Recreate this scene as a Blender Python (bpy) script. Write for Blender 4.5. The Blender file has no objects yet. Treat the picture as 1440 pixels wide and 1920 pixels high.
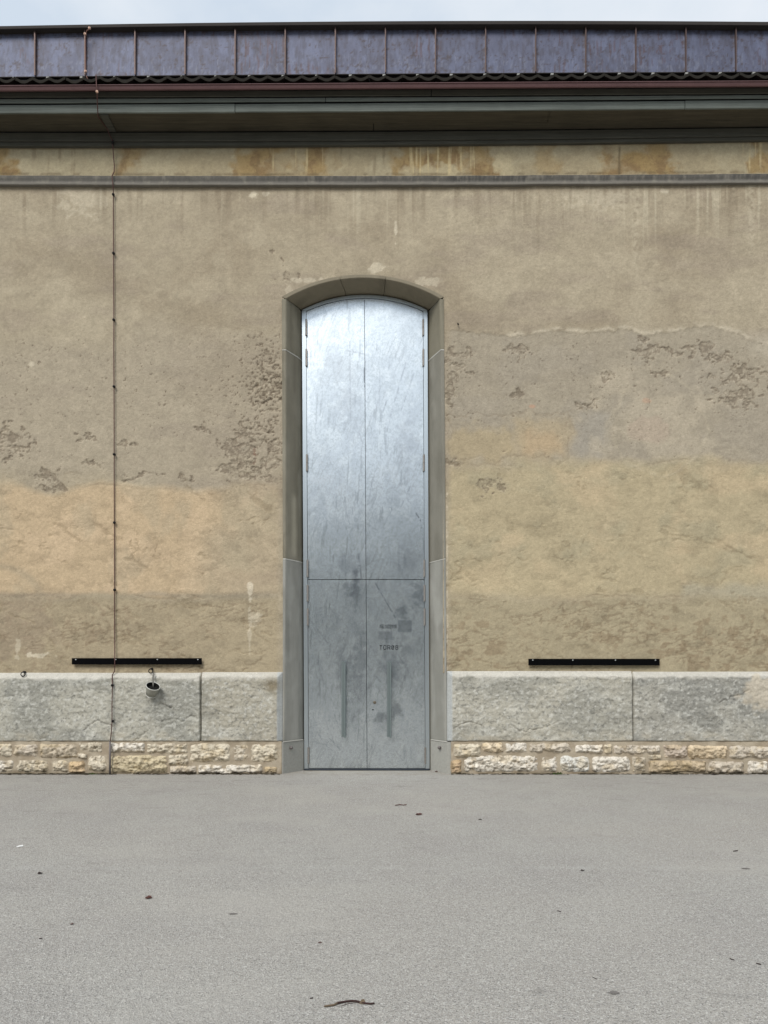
import bpy, math, random
import numpy as np
random.seed(7)
# ---------------------------------------------------------------- camera, world, sun, exposure
F, D, EYE = 1390.0, 11.4, 1.6          # focal length in photo pixels, distance to the wall, eye height
VX, HY = 720.0, 1255.0                 # vanishing point of the view
sc = bpy.context.scene
cam = bpy.data.cameras.new('camera'); co = bpy.data.objects.new('camera', cam)
sc.collection.objects.link(co); sc.camera = co
co.location = (0, -D, EYE); co.rotation_euler = (math.radians(90), 0, 0)
cam.sensor_fit = 'HORIZONTAL'; cam.sensor_width = 36; cam.lens = F / 1440 * 36
cam.shift_y = (HY - 960) / 1440; cam.clip_start = .05; cam.clip_end = 2000

SUN_EL, SUN_ROT = math.radians(43), math.radians(204)
w = bpy.data.worlds.new("World"); sc.world = w; w.use_nodes = True
nt = w.node_tree; nt.nodes.clear()
out = nt.nodes.new('ShaderNodeOutputWorld'); bg = nt.nodes.new('ShaderNodeBackground')
sky = nt.nodes.new('ShaderNodeTexSky'); sky.sky_type = 'NISHITA'; sky.sun_disc = False
sky.sun_elevation = SUN_EL; sky.sun_rotation = SUN_ROT
tc = nt.nodes.new('ShaderNodeTexCoord'); mp = nt.nodes.new('ShaderNodeMapping')
mp.inputs['Scale'].default_value = (1, 1, 1.8)
nz = nt.nodes.new('ShaderNodeTexNoise'); nz.inputs['Scale'].default_value = 3.2; nz.inputs['Detail'].default_value = 7
nz.inputs['Roughness'].default_value = .55
cr = nt.nodes.new('ShaderNodeValToRGB')
cr.color_ramp.elements[0].position = .36; cr.color_ramp.elements[0].color = (3.9, 4.4, 4.95, 1)
cr.color_ramp.elements[1].position = .66; cr.color_ramp.elements[1].color = (5.15, 5.35, 5.6, 1)
e = cr.color_ramp.elements.new(.5); e.color = (4.6, 4.95, 5.3, 1)
mx = nt.nodes.new('ShaderNodeMix'); mx.data_type = 'RGBA'; mx.inputs[0].default_value = .88
nt.links.new(tc.outputs['Generated'], mp.inputs[0]); nt.links.new(mp.outputs[0], nz.inputs['Vector'])
nt.links.new(nz.outputs['Fac'], cr.inputs[0]); nt.links.new(sky.outputs[0], mx.inputs[6])
nt.links.new(cr.outputs[0], mx.inputs[7]); nt.links.new(mx.outputs[2], bg.inputs[0])
bg.inputs[1].default_value = .1; nt.links.new(bg.outputs[0], out.inputs[0])

sl = bpy.data.lights.new('sun', 'SUN'); sl.energy = 1.5; sl.angle = math.radians(28); sl.color = (1, .965, .91)
so = bpy.data.objects.new('sun', sl); sc.collection.objects.link(so)
so.rotation_euler = (math.radians(90) - SUN_EL, 0, math.radians(-24))
sc.view_settings.view_transform = 'Standard'; sc.view_settings.look = 'None'
sc.view_settings.exposure = .85; sc.view_settings.gamma = 1; sc.view_settings.use_curve_mapping = False

# ---------------------------------------------------------------- helpers
def X(px, d=0.): return (px - VX) * (D + d) / F
def Z(py, d=0.): return EYE + (HY - py) * (D + d) / F
def PX(x, d=0.): return VX + x * F / (D + d)
def PY(z, d=0.): return HY - (z - EYE) * F / (D + d)
def quad(a, b, c):                       # height line through three photo columns, straight beyond the frame
    q2 = 2 * (a + c - 2 * b); q1 = c - a - q2
    def f(px):
        u = np.asarray(px, float) / 1440.
        uc = np.clip(u, 0, 1)
        return a + q1 * uc + q2 * uc * uc + (u - uc) * (c - a)
    return f
def lin(r, g, b, k=1.):
    o = []
    for v in (r, g, b):
        v /= 255.; o.append((v / 12.92 if v <= .04045 else ((v + .055) / 1.055) ** 2.4) * k)
    return np.array(o)
def L4(r, g, b, k=1.): return tuple(lin(r, g, b, k)) + (1.,)
def _h(ix, iy, s):
    n = (ix * 374761393 + iy * 668265263 + s * 1442695) & 0xffffffff
    n = ((n ^ (n >> 13)) * 1274126177) & 0xffffffff
    return ((n ^ (n >> 16)) & 0xffff) / 65535.
def vn(x, y, s=0):
    x = np.asarray(x, float) + 5000; y = np.asarray(y, float) + 5000
    ix = np.floor(x).astype(np.int64); iy = np.floor(y).astype(np.int64)
    fx = x - ix; fy = y - iy; fx = fx * fx * (3 - 2 * fx); fy = fy * fy * (3 - 2 * fy)
    a = _h(ix, iy, s); b = _h(ix + 1, iy, s); c = _h(ix, iy + 1, s); d = _h(ix + 1, iy + 1, s)
    return (a * (1 - fx) + b * fx) * (1 - fy) + (c * (1 - fx) + d * fx) * fy
def fbm(x, y, o=4, s=0):
    t = 0; a = .5; n = 0; c, q = math.cos(.6), math.sin(.6)
    for i in range(o):
        t = t + a * vn(x, y, s + i * 17); n += a; a *= .5
        x, y = (x * c - y * q) * 2.03, (x * q + y * c) * 2.03
    return t / n
def ridge(x, y, o=4, s=0):
    t = 0; a = .5; n = 0
    for i in range(o):
        t = t + a * (1 - np.abs(2 * vn(x, y, s + i * 13) - 1)); n += a; a *= .5
        x = x * 2.1 + 3.3; y = y * 2.1 + 1.7
    return t / n
def ss(a, b, v):
    t = np.clip((v - a) / (b - a + 1e-9), 0, 1); return t * t * (3 - 2 * t)
def lay(col, c, m): return col * (1 - m[..., None]) + np.asarray(c) * m[..., None]

def link(name, me, m=None, parent=None):
    o = bpy.data.objects.new(name, me); sc.collection.objects.link(o)
    if m is not None and me is not None: me.materials.append(m)
    if parent is not None: o.parent = parent
    return o
def empty(name, label, cat, group=None, loc=(0, 0, 0)):
    o = bpy.data.objects.new(name, None); sc.collection.objects.link(o)
    o.empty_display_size = .1; o['label'] = label; o['category'] = cat
    if group: o['group'] = group
    return o
def tag(o, label=None, cat=None, group=None, kind=None):
    for k, v in (('label', label), ('category', cat), ('group', group), ('kind', kind)):
        if v: o[k] = v
    return o
def grid(name, x, y, z, col=None, keep=None, m=None, parent=None, smooth=True):
    n, k = x.shape
    me = bpy.data.meshes.new(name); me.vertices.add(n * k)
    me.vertices.foreach_set('co', np.stack([x, y, z], -1).astype(np.float32).ravel())
    i = np.arange(n * k).reshape(n, k)
    q = np.stack([i[:-1, :-1], i[:-1, 1:], i[1:, 1:], i[1:, :-1]], -1)
    q = q[keep] if keep is not None else q.reshape(-1, 4)
    q = q.reshape(-1, 4)
    me.loops.add(q.size); me.loops.foreach_set('vertex_index', q.ravel().astype(np.int32))
    me.polygons.add(len(q)); me.polygons.foreach_set('loop_start', np.arange(0, q.size, 4, dtype=np.int32))
    me.polygons.foreach_set('loop_total', np.full(len(q), 4, np.int32))
    me.update(calc_edges=True)
    me.polygons.foreach_set('use_smooth', np.full(len(q), smooth))
    if col is not None:
        a = me.color_attributes.new('Col', 'FLOAT_COLOR', 'POINT')
        c4 = np.ones((n * k, 4), np.float32); c4[:, :3] = np.clip(col.reshape(-1, 3), 0, 1)
        a.data.foreach_set('color', c4.ravel())
    me.validate()
    return link(name, me, m, parent)
class MB:
    def __init__(s): s.v = []; s.f = []
    def add(s, vs, fs):
        b = len(s.v); s.v += [tuple(map(float, p)) for p in vs]; s.f += [tuple(b + i for i in f) for f in fs]; return s
    def box(s, x0, x1, y0, y1, z0, z1):
        return s.add([(x0, y0, z0), (x1, y0, z0), (x1, y1, z0), (x0, y1, z0), (x0, y0, z1), (x1, y0, z1), (x1, y1, z1), (x0, y1, z1)],
                     [(0, 3, 2, 1), (4, 5, 6, 7), (0, 1, 5, 4), (1, 2, 6, 5), (2, 3, 7, 6), (3, 0, 4, 7)])
    def tube(s, pts, r, n=8, cap=True):
        P = np.array(pts, float); k = len(P); b = []
        R = [r] * k if np.isscalar(r) else r
        for i in range(k):
            t = P[min(i + 1, k - 1)] - P[max(i - 1, 0)]; t /= np.linalg.norm(t) + 1e-12
            up = np.array([0, 0, 1.]) if abs(t[2]) < .9 else np.array([0, 1., 0])
            a = np.cross(t, up); a /= np.linalg.norm(a); c = np.cross(a, t)
            for j in range(n):
                th = 2 * math.pi * j / n; b.append(P[i] + R[i] * (math.cos(th) * a + math.sin(th) * c))
        fs = [(i * n + j, i * n + (j + 1) % n, (i + 1) * n + (j + 1) % n, (i + 1) * n + j) for i in range(k - 1) for j in range(n)]
        if cap: fs += [tuple(range(n))[::-1], tuple((k - 1) * n + j for j in range(n))]
        return s.add(b, fs)
    def lathe(s, prof, c, ax=(0, 0, 1), n=20):
        ax = np.array(ax, float); ax /= np.linalg.norm(ax)
        up = np.array([1., 0, 0]) if abs(ax[0]) < .9 else np.array([0, 1., 0])
        a = np.cross(ax, up); a /= np.linalg.norm(a); b = np.cross(ax, a); c = np.array(c, float); vs = []
        for (r, h) in prof:
            for j in range(n):
                th = 2 * math.pi * j / n; vs.append(c + ax * h + r * (math.cos(th) * a + math.sin(th) * b))
        k = len(prof)
        return s.add(vs, [(i * n + j, i * n + (j + 1) % n, (i + 1) * n + (j + 1) % n, (i + 1) * n + j) for i in range(k - 1) for j in range(n)])
    def build(s, name, m, parent=None, smooth=False, bevel=0):
        me = bpy.data.meshes.new(name); me.from_pydata(s.v, [], s.f); me.update()
        if smooth: me.polygons.foreach_set('use_smooth', np.ones(len(me.polygons), bool))
        o = link(name, me, m, parent)
        if bevel:
            b = o.modifiers.new('bevel', 'BEVEL'); b.width = bevel; b.segments = 1; b.limit_method = 'ANGLE'
        return o

# ---------------------------------------------------------------- materials
def mat(name, base=(.5, .5, .5, 1), rough=.8, metal=0., attr=False, var=(), bumps=(), spec=.3, tintcol=None):
    """var: (scale xyz, amount) multiplies the colour; bumps: (scale xyz, distance, detail)"""
    m = bpy.data.materials.new(name); m.use_nodes = True; n = m.node_tree; b = n.nodes['Principled BSDF']
    b.inputs['Roughness'].default_value = rough; b.inputs['Metallic'].default_value = metal
    b.inputs['Specular IOR Level'].default_value = spec
    tc = n.nodes.new('ShaderNodeTexCoord')
    if attr:
        a = n.nodes.new('ShaderNodeAttribute'); a.attribute_name = 'Col'; col = a.outputs['Color']
    else:
        a = n.nodes.new('ShaderNodeRGB'); a.outputs[0].default_value = base; col = a.outputs[0]
    def noise(scale, det, rgh=.6):
        mp = n.nodes.new('ShaderNodeMapping'); mp.inputs['Scale'].default_value = scale
        nz = n.nodes.new('ShaderNodeTexNoise'); nz.inputs['Scale'].default_value = 1; nz.inputs['Detail'].default_value = det
        nz.inputs['Roughness'].default_value = rgh
        n.links.new(tc.outputs['Object'], mp.inputs[0]); n.links.new(mp.outputs[0], nz.inputs['Vector']); return nz.outputs['Fac']
    for v in var:
        f = noise(v[0], 5)
        mr = n.nodes.new('ShaderNodeMapRange'); mr.inputs[1].default_value = .25; mr.inputs[2].default_value = .75
        mr.inputs[3].default_value = 1 - v[1]; mr.inputs[4].default_value = 1 + v[1]; n.links.new(f, mr.inputs[0])
        vm = n.nodes.new('ShaderNodeVectorMath'); vm.operation = 'SCALE'
        n.links.new(col, vm.inputs[0]); n.links.new(mr.outputs[0], vm.inputs['Scale']); col = vm.outputs[0]
    n.links.new(col, b.inputs['Base Color'])
    prev = None
    for s, dist, det in bumps:
        bp = n.nodes.new('ShaderNodeBump'); bp.inputs['Distance'].default_value = dist; bp.inputs['Strength'].default_value = 1
        n.links.new(noise(s, det, .65), bp.inputs['Height'])
        if prev is not None: n.links.new(prev, bp.inputs['Normal'])
        prev = bp.outputs[0]
    if prev is not None: n.links.new(prev, b.inputs['Normal'])
    return m
S = lambda a: (a, a, a)
M = {}
M['plaster'] = mat('plaster', attr=True, rough=.95, spec=.1, var=[(S(75), .13), (S(24), .08), (S(7), .05)], bumps=[(S(80), .005, 5), (S(22), .010, 6)])
M['plinth'] = mat('grey_stone', attr=True, rough=.95, spec=.12, var=[(S(85), .2), (S(28), .10)], bumps=[(S(70), .009, 6)])
M['rubble'] = mat('limestone', attr=True, rough=.95, spec=.1, var=[(S(60), .12), (S(18), .10)], bumps=[(S(45), .016, 5)])
M['mortar'] = mat('mortar', attr=True, rough=.97, spec=.1, var=[(S(70), .1), (S(12), .08)], bumps=[(S(70), .008, 4)])
M['surround'] = mat('dressed_stone', attr=True, rough=.9, spec=.15, var=[(S(120), .05), (S(5), .07), ((60, 60, 2.), .06)], bumps=[(S(110), .002, 3)])
M['granite'] = mat('granite', base=L4(158, 157, 150), rough=.85, var=[(S(170), .28), (S(30), .10)], bumps=[(S(150), .002, 2)])
M['joint'] = mat('lime_joint', base=L4(190, 188, 180), rough=.95, var=[(S(80), .1)])
M['zinc'] = mat('galvanised_steel', attr=True, rough=.27, metal=.93, spec=.5, var=[(S(85), .07), (S(24), .06)], bumps=[(S(5), .0010, 2)])
M['zincframe'] = mat('galvanised_frame', base=L4(198, 207, 212), rough=.30, metal=.88, spec=.5, var=[(S(60), .06), ((30, 30, 2), .06)])
M['hinge'] = mat('hinge_steel', base=L4(150, 145, 140), rough=.5, metal=.6, var=[(S(50), .12)])
M['handle'] = mat('handle_steel', base=L4(116, 126, 126), rough=.5, metal=.4, var=[(S(40), .08)])
M['dark'] = mat('dark_gap', base=(.01, .01, .012, 1), rough=.9)
M['threshold'] = mat('threshold_metal', base=L4(48, 54, 62), rough=.5, metal=.3, var=[(S(40), .15)])
M['ink'] = mat('black_print', base=(.012, .014, .018, 1), rough=.7)
M['brass'] = mat('lock_metal', base=L4(112, 104, 92), rough=.5, metal=.5)
M['conduit'] = mat('weathered_copper', base=L4(124, 90, 80), rough=.6)
M['copper'] = mat('copper_clamp', base=L4(222, 188, 168), rough=.55, metal=.3, var=[(S(90), .2)])
M['cable'] = mat('conductor_cable', base=L4(88, 62, 58), rough=.6, metal=.3, var=[(S(20), .15)])
M['sheath'] = mat('conductor_sheath', base=L4(112, 106, 104), rough=.6, metal=.3, var=[(S(30), .1)])
M['black'] = mat('black_paint', base=(.002, .002, .0025, 1), rough=.8, spec=.05, var=[(S(20), .2)])
M['screw'] = mat('screw_head', base=L4(215, 220, 220), rough=.35, metal=.7)
M['iron'] = mat('wrought_iron', base=(.012, .011, .012, 1), rough=.6, metal=.3, var=[(S(60), .3)])
M['bucket'] = mat('bucket_zinc', base=L4(158, 158, 149), rough=.5, metal=.3, var=[(S(60), .10), (S(14), .08)])
M['strap'] = mat('steel_strap', base=L4(205, 205, 198), rough=.5, metal=.2)
M['hanger'] = mat('dull_strap', base=L4(120, 118, 112), rough=.7)
M['soil'] = mat('soil_inner_shade', base=(.008, .008, .007, 1), rough=1)
M['panel'] = mat('weathered_metal', attr=True, rough=.55, metal=.15, spec=.3, var=[(S(70), .10), ((40, 40, 9), .12)], bumps=[(S(7), .004, 2)])
M['seam'] = mat('seam_metal', base=L4(92, 76, 72), rough=.5, metal=.4, var=[(S(40), .2)])
M['cap'] = mat('cap_flashing', base=L4(58, 54, 52), rough=.7, metal=.0, spec=.1, var=[((3, 3, 3), .12), (S(50), .08)])
M['tile'] = mat('clay_tile', base=L4(46, 44, 40), rough=.95, spec=.1, var=[(S(12), .25), (S(70), .15)], bumps=[(S(60), .004, 3)])
M['gutter'] = mat('painted_gutter', base=L4(98, 72, 72), rough=.6, var=[(S(3), .12), (S(40), .12)])
M['clip'] = mat('tile_clip', base=L4(150, 150, 146), rough=.7)
M['string'] = mat('string_course', attr=True, rough=.9, spec=.15, var=[(S(60), .08)], bumps=[(S(80), .004, 3)])
def wood(name, c, k):
    m = mat(name, base=L4(*c, k), rough=.8, spec=.2, var=[((1.2, 30, 60), .26), ((4, 90, 160), .16), (S(2.2), .14)], bumps=[((1.5, 40, 90), .004, 4)])
    return m
M['wood'] = wood('green_painted_wood', (120, 126, 120), .80)
M['wooddark'] = wood('dark_green_wood', (96, 95, 86), .62)
M['soffit'] = wood('soffit_wood', (96, 90, 76), .62)
M['leafbrown'] = mat('dry_leaf', base=L4(84, 56, 50), rough=.8, var=[(S(200), .25)])
M['leaftan'] = mat('tan_leaf', base=L4(100, 86, 70), rough=.8, var=[(S(200), .2)])
M['leafdark'] = mat('dark_leaf', base=L4(52, 42, 40), rough=.8, var=[(S(200), .25)])
M['grey'] = mat('grey_scrap', base=L4(112, 108, 104), rough=.9, var=[(S(90), .25)])
M['white'] = mat('pale_scrap', base=L4(230, 230, 228), rough=.7)
M['bark'] = mat('bark', base=L4(58, 42, 40), rough=.9, var=[(S(160), .3), ((20, 90, 90), .25)], bumps=[(S(260), .0015, 3)])
M['weed'] = mat('weed_green', base=L4(84, 104, 52), rough=.8)
M['dirt'] = mat('damp_soil', base=L4(62, 56, 44), rough=1, var=[(S(60), .35)], bumps=[(S(90), .004, 3)])
M['concrete'] = mat('plain_render', base=L4(150, 142, 125), rough=.95)
M['reflect_slope'] = mat('unseen_slope_dark', base=L4(70, 72, 62), rough=1, var=[(S(.3), .2), (S(1.5), .15)])

# ---------------------------------------------------------------- asphalt
am = bpy.data.materials.new('asphalt'); am.use_nodes = True; n = am.node_tree; N = n.nodes; B = N['Principled BSDF']
B.inputs['Roughness'].default_value = .9; B.inputs['Specular IOR Level'].default_value = .2
geo = N.new('ShaderNodeTexCoord')
def vec(scale, loc=(0, 0, 0)):
    q = N.new('ShaderNodeMapping'); q.inputs['Scale'].default_value = scale; q.inputs['Location'].default_value = loc
    n.links.new(geo.outputs['Object'], q.inputs[0]); return q.outputs[0]
def nse(scale, det=4, rgh=.6, loc=(0, 0, 0)):
    q = N.new('ShaderNodeTexNoise'); q.inputs['Scale'].default_value = 1; q.inputs['Detail'].default_value = det; q.inputs['Roughness'].default_value = rgh
    n.links.new(vec(scale, loc), q.inputs['Vector']); return q.outputs['Fac']
def ramp(f, a, b, lo, hi):
    q = N.new('ShaderNodeMapRange'); q.interpolation_type = 'SMOOTHSTEP'
    for i, v in enumerate((a, b, lo, hi)): q.inputs[i + 1].default_value = v
    n.links.new(f, q.inputs[0]); return q.outputs[0]
def mul(a, b):
    q = N.new('ShaderNodeMath'); q.operation = 'MULTIPLY'; n.links.new(a, q.inputs[0])
    if hasattr(b, 'links'): n.links.new(b, q.inputs[1])
    else: q.inputs[1].default_value = b
    return q.outputs[0]
def mixc(f, a, c):
    q = N.new('ShaderNodeMix'); q.data_type = 'RGBA'; n.links.new(f, q.inputs[0])
    if isinstance(a, tuple): q.inputs[6].default_value = a
    else: n.links.new(a, q.inputs[6])
    q.inputs[7].default_value = c; return q.outputs[2]
_sx = N.new('ShaderNodeSeparateXYZ'); n.links.new(geo.outputs['Object'], _sx.inputs[0]); spx0 = _sx.outputs[1]
vo = N.new('ShaderNodeTexVoronoi'); vo.inputs['Scale'].default_value = 1; n.links.new(vec((150, 150, 150)), vo.inputs['Vector'])
sep = N.new('ShaderNodeSeparateColor'); n.links.new(vo.outputs['Color'], sep.inputs[0])
vo2 = N.new('ShaderNodeTexVoronoi'); vo2.inputs['Scale'].default_value = 1; n.links.new(vec((320, 320, 320)), vo2.inputs['Vector'])
sep2 = N.new('ShaderNodeSeparateColor'); n.links.new(vo2.outputs['Color'], sep2.inputs[0])
AK = .965
c = mixc(ramp(nse(S(1.1), 5), .3, .7, 0, 1), L4(157, 153, 147, AK), L4(166, 163, 156, AK))
c = mixc(ramp(nse(S(.35), 3, .5, (3, 7, 0)), .45, .65, 0, .5), c, L4(170, 165, 156, AK))
c = mixc(mul(ramp(sep.outputs[0], .72, .98, 0, 1), .75), c, L4(212, 210, 204, AK))
c = mixc(mul(ramp(sep.outputs[1], .70, .98, 0, 1), .75), c, L4(108, 106, 103, AK))
c = mixc(mul(ramp(sep2.outputs[0], .6, .95, 0, 1), .5), c, L4(205, 203, 198, AK))
c = mixc(mul(ramp(sep2.outputs[1], .6, .95, 0, 1), .5), c, L4(112, 110, 108, AK))
c = mixc(ramp(nse((1.6, 3.4, 1), 5, .65, (1, 4, 0)), .58, .70, 0, .26), c, L4(126, 124, 120, AK))
c = mixc(ramp(nse((2.2, 5, 1), 4, .6, (9, 4, 0)), .66, .72, 0, .34), c, L4(112, 110, 106, AK))     # faint oily stains
c = mixc(mul(ramp(nse((2.5, 9, 1), 5, .6, (2, 1, 0)), .56, .66, 0, .4), ramp(spx0, -3.2, -.4, 0, 1)), c, L4(120, 118, 114, AK))
c = mixc(ramp(nse((.5, .9, 1), 5, .6, (6, 2, 0)), .5, .68, 0, .35), c, L4(178, 174, 166, AK))
c = mixc(ramp(nse(S(9), 3, .5, (5, 2, 0)), .73, .77, 0, .45), c, L4(92, 90, 88, AK))               # small dark spots
c = mixc(ramp(nse(S(14), 2, .5, (8, 3, 0)), .76, .79, 0, .6), c, L4(222, 220, 214, AK))            # small pale scuffs
spx = N.new('ShaderNodeSeparateXYZ'); n.links.new(geo.outputs['Object'], spx.inputs[0])            # paving seam across the yard
wob = N.new('ShaderNodeMath'); wob.operation = 'MULTIPLY_ADD'; n.links.new(nse(S(.8), 3), wob.inputs[0]); wob.inputs[1].default_value = .10
n.links.new(spx.outputs[1], wob.inputs[2])
sm = N.new('ShaderNodeMath'); sm.operation = 'ADD'; n.links.new(wob.outputs[0], sm.inputs[0]); sm.inputs[1].default_value = D - F * EYE / (1627 - HY) - .05
ab = N.new('ShaderNodeMath'); ab.operation = 'ABSOLUTE'; n.links.new(sm.outputs[0], ab.inputs[0])
c = mixc(mul(ramp(ab.outputs[0], .0, .11, .7, 0), ramp(nse(S(4), 5, .7), .4, .7, .0, .6)), c, L4(182, 180, 175, AK))
c = mixc(mul(ramp(spx.outputs[1], -.35, .0, 0, 1), ramp(nse(S(6), 4), .35, .7, .1, .6)), c, L4(150, 142, 128, AK))   # dust along the wall
n.links.new(c, B.inputs['Base Color'])
bp = N.new('ShaderNodeBump'); bp.inputs['Distance'].default_value = .0045; n.links.new(vo.outputs['Distance'], bp.inputs['Height'])
bp2 = N.new('ShaderNodeBump'); bp2.inputs['Distance'].default_value = .01; n.links.new(nse(S(25), 4), bp2.inputs['Height'])
n.links.new(bp.outputs[0], bp2.inputs['Normal']); n.links.new(bp2.outputs[0], B.inputs['Normal'])
g = MB(); g.add([(-600, -600, 0), (600, -600, 0), (600, 600, 0), (-600, 600, 0)], [(0, 1, 2, 3)])
tag(g.build('ground', am), kind='structure')
hx, hy = np.meshgrid(np.linspace(-160, 160, 121), np.linspace(-110, -44, 26))  # unseen slope behind the camera, added for the door to reflect
hz = 18.5 * ss(-44, -58, hy) * (.85 + .3 * fbm(hx / 25, hy / 25, 4, 5)) - .3
tag(grid('unseen_slope', hx, hy, hz, m=M['reflect_slope']), kind='structure')

# ---------------------------------------------------------------- the hall
hall = empty('building', 'long rendered stone hall with tall arched metal door and copper coloured roof edge', 'building')
XL, XR = -9., 9.
PL, PR = PX(XL), PX(XR)
def arch_y(px, xl, xr, ye, yc):          # arch height (in photo rows) through two ends and a crown
    h = (xr - xl) / 2; s = ye - yc; R = (h * h + s * s) / (2 * s); c = (xl + xr) / 2
    return yc + R - np.sqrt(np.maximum(R * R - (px - c) ** 2, 0))
# ---- plaster wall
def dense(a, b, c, d, fine, coarse):
    return np.concatenate([np.arange(a, b, coarse), np.arange(b, c, fine), np.arange(c, d + coarse * .5, coarse)])
xs = dense(XL, -6.2, 6.2, XR, .0138, .05); zs = np.arange(Z(1262), Z(258), .0138)
gx, gz = np.meshgrid(xs, zs); U = PX(gx); V = PY(gz)
n1 = fbm(U / 210, V / 170, 5, 1); n2 = fbm(U / 60, V / 45, 5, 2); n3 = fbm(U / 16, V / 13, 4, 3); n4 = fbm(U / 5, V / 5, 3, 4); UW = U + (fbm(U / 16, V / 16, 4, 301) - .5) * 34; VW = V + (fbm(U / 16, V / 16, 4, 302) - .5) * 26
n5 = fbm(U / 110, V / 35, 5, 6); wob = (fbm(U / 95, V / 60, 6, 9) - .5) * 4.2
col = np.zeros(U.shape + (3,)) + lin(164, 153, 132)
col = lay(col, lin(148, 136, 116), ss(.45, .75, n1) * .75)
col = lay(col, lin(176, 165, 143), ss(.5, .72, n2) * .45)
col = lay(col, lin(146, 134, 119), ss(.5, .7, n5) * .4)
mid = ss(600, 660, V + wob * 18) * (1 - ss(880, 920, V + wob * 25))
col = lay(col, lin(160, 150, 133), mid * .5)
# right hand grey repair with a ragged, pale upper rim
topR = 622 + 10 * (fbm(U / 45, V * 0, 4, 21) - .5) * 2 + 22 * (ss(830, 905, U) * 0) - 14 * np.exp(-((U - 1320) / 40.) ** 2) + 8 * np.exp(-((U - 950) / 40) ** 2) + 30 * ss(1370, 1450, U)
topR = topR + 3 * (n4 - .5) * 2
rR = ss(835, 850, U)
greyR = rR * ss(topR - 2, topR + 2, V) * (1 - ss(850, 886, V + wob * 14))
col = lay(col, lin(157, 148, 131), greyR * .75)
col = lay(col, lin(151, 143, 130), greyR * ss(.45, .65, n2) * .3)
rim = rR * np.exp(-((V - topR + 4) / 3.6) ** 2) * ss(.3, .55, n3) * ss(930, 1000, U + 40 * n1)
col = lay(col, lin(186, 176, 156), rim * .75)
col = lay(col, lin(180, 171, 153), ss(1385, 1440, U) * ss(615, 640, V) * (1 - ss(650, 680, V)) * .6)
# plain grey patch, round smear, ochre patch on the right
def blob(cx, cy, rx, ry, e=.35, s=31, wsc=40):
    r = np.sqrt(((U - cx) / rx) ** 2 + ((V - cy) / ry) ** 2) + (fbm(U / wsc, V / wsc, 5, s) - .5) * 2.2
    return 1 - ss(1 - e, 1 + e * .3, r)
def rect(x0, x1, y0, y1, e=6, s=41, a=10):
    w1 = (fbm(U / 30, V / 30, 4, s) - .5) * 2 * a; w2 = (fbm(U / 30, V / 30, 4, s + 1) - .5) * 2 * a
    return ss(x0 - e, x0 + e, U + w1) * (1 - ss(x1 - e, x1 + e, U + w1)) * ss(y0 - e, y0 + e, V + w2) * (1 - ss(y1 - e, y1 + e, V + w2))
col = lay(col, lin(156, 150, 139), rect(1072, 1140, 778, 858, 14, 49, 22) * .7)
col = lay(col, lin(178, 167, 147), blob(1225, 790, 95, 90) * .55)
col = lay(col, lin(170, 152, 136), blob(1205, 810, 35, 25) * .4)
col = lay(col, lin(170, 155, 128), rect(960, 1068, 778, 862, 14, 41, 26) * .7)
col = lay(col, lin(182, 158, 126), rect(985, 1050, 812, 852, 14, 45, 18) * .5)
col = lay(col, lin(168, 153, 124), rect(845, 975, 800, 862, 12, 47, 24) * .75)
col = lay(col, lin(192, 148, 122), blob(998, 762, 7, 4) * .5 + blob(1214, 752, 12, 7) * .35)
# ochre yellow lower band, right
bR = rR * ss(856, 890, V + wob * 12) * (1 - ss(1106, 1142, V + wob * 10))
col = lay(col, lin(173, 160, 131), bR * .88)
col = lay(col, lin(162, 153, 128), bR * ss(.48, .68, n2) * .6)
col = lay(col, lin(186, 168, 138), bR * ss(.5, .7, fbm(U / 80, V / 60, 5, 71)) * .55)
col = lay(col, lin(182, 168, 138), bR * np.exp(-((V - 1090) / 26) ** 2) * (1 - ss(1120, 1180, U)) * .55)
col = lay(col, lin(160, 155, 138), rect(1280, 1450, 1095, 1125, 10) * .5)
lowR = rR * ss(1116, 1138, V + wob * 12)
col = lay(col, lin(163, 152, 126), lowR * .85)
spk = ss(.56, .68, n3) * ss(.42, .6, n1 + .1)
col = lay(col, lin(128, 112, 90), lowR * spk * .55)
# warm lower patch, left
lL = 1 - ss(515, 530, U)
topL = 912 + 10 * (fbm(U / 60, V * 0 + 3, 4, 51) - .5) * 2 + 12 * np.exp(-((U - 90) / 50) ** 2)
fadeR = 1 - ss(330, 470, U + wob * 30) * .62
bL = lL * ss(topL - 12, topL + 10, V + wob * 7) * (1 - ss(1110, 1122, V + wob * 6))
col = lay(col, lin(183, 165, 135), bL * .88 * fadeR)
col = lay(col, lin(192, 173, 144), bL * ss(.5, .7, n2) * .5 * fadeR)
col = lay(col, lin(166, 155, 131), bL * ss(.52, .7, fbm(U / 55, V / 70, 5, 61)) * .5)
ring = np.abs(np.sqrt(((U + 20) / 95.) ** 2 + ((V - 1120) / 60.) ** 2) - 1)
col = lay(col, lin(158, 148, 126), bL * np.exp(-(ring / .10) ** 2) * .5)
col = lay(col, lin(150, 142, 125), lL * np.exp(-((V - 1119 - wob * 5) / 6.) ** 2) * .6)
lowL = lL * ss(1110, 1130, V + wob * 6)
col = lay(col, lin(163, 150, 125), lowL * .85)
col = lay(col, lin(132, 116, 96), lowL * spk * .4)
col = lay(col, lin(146, 132, 114), lowL * blob(30, 1190, 60, 60) * .5)
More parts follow.
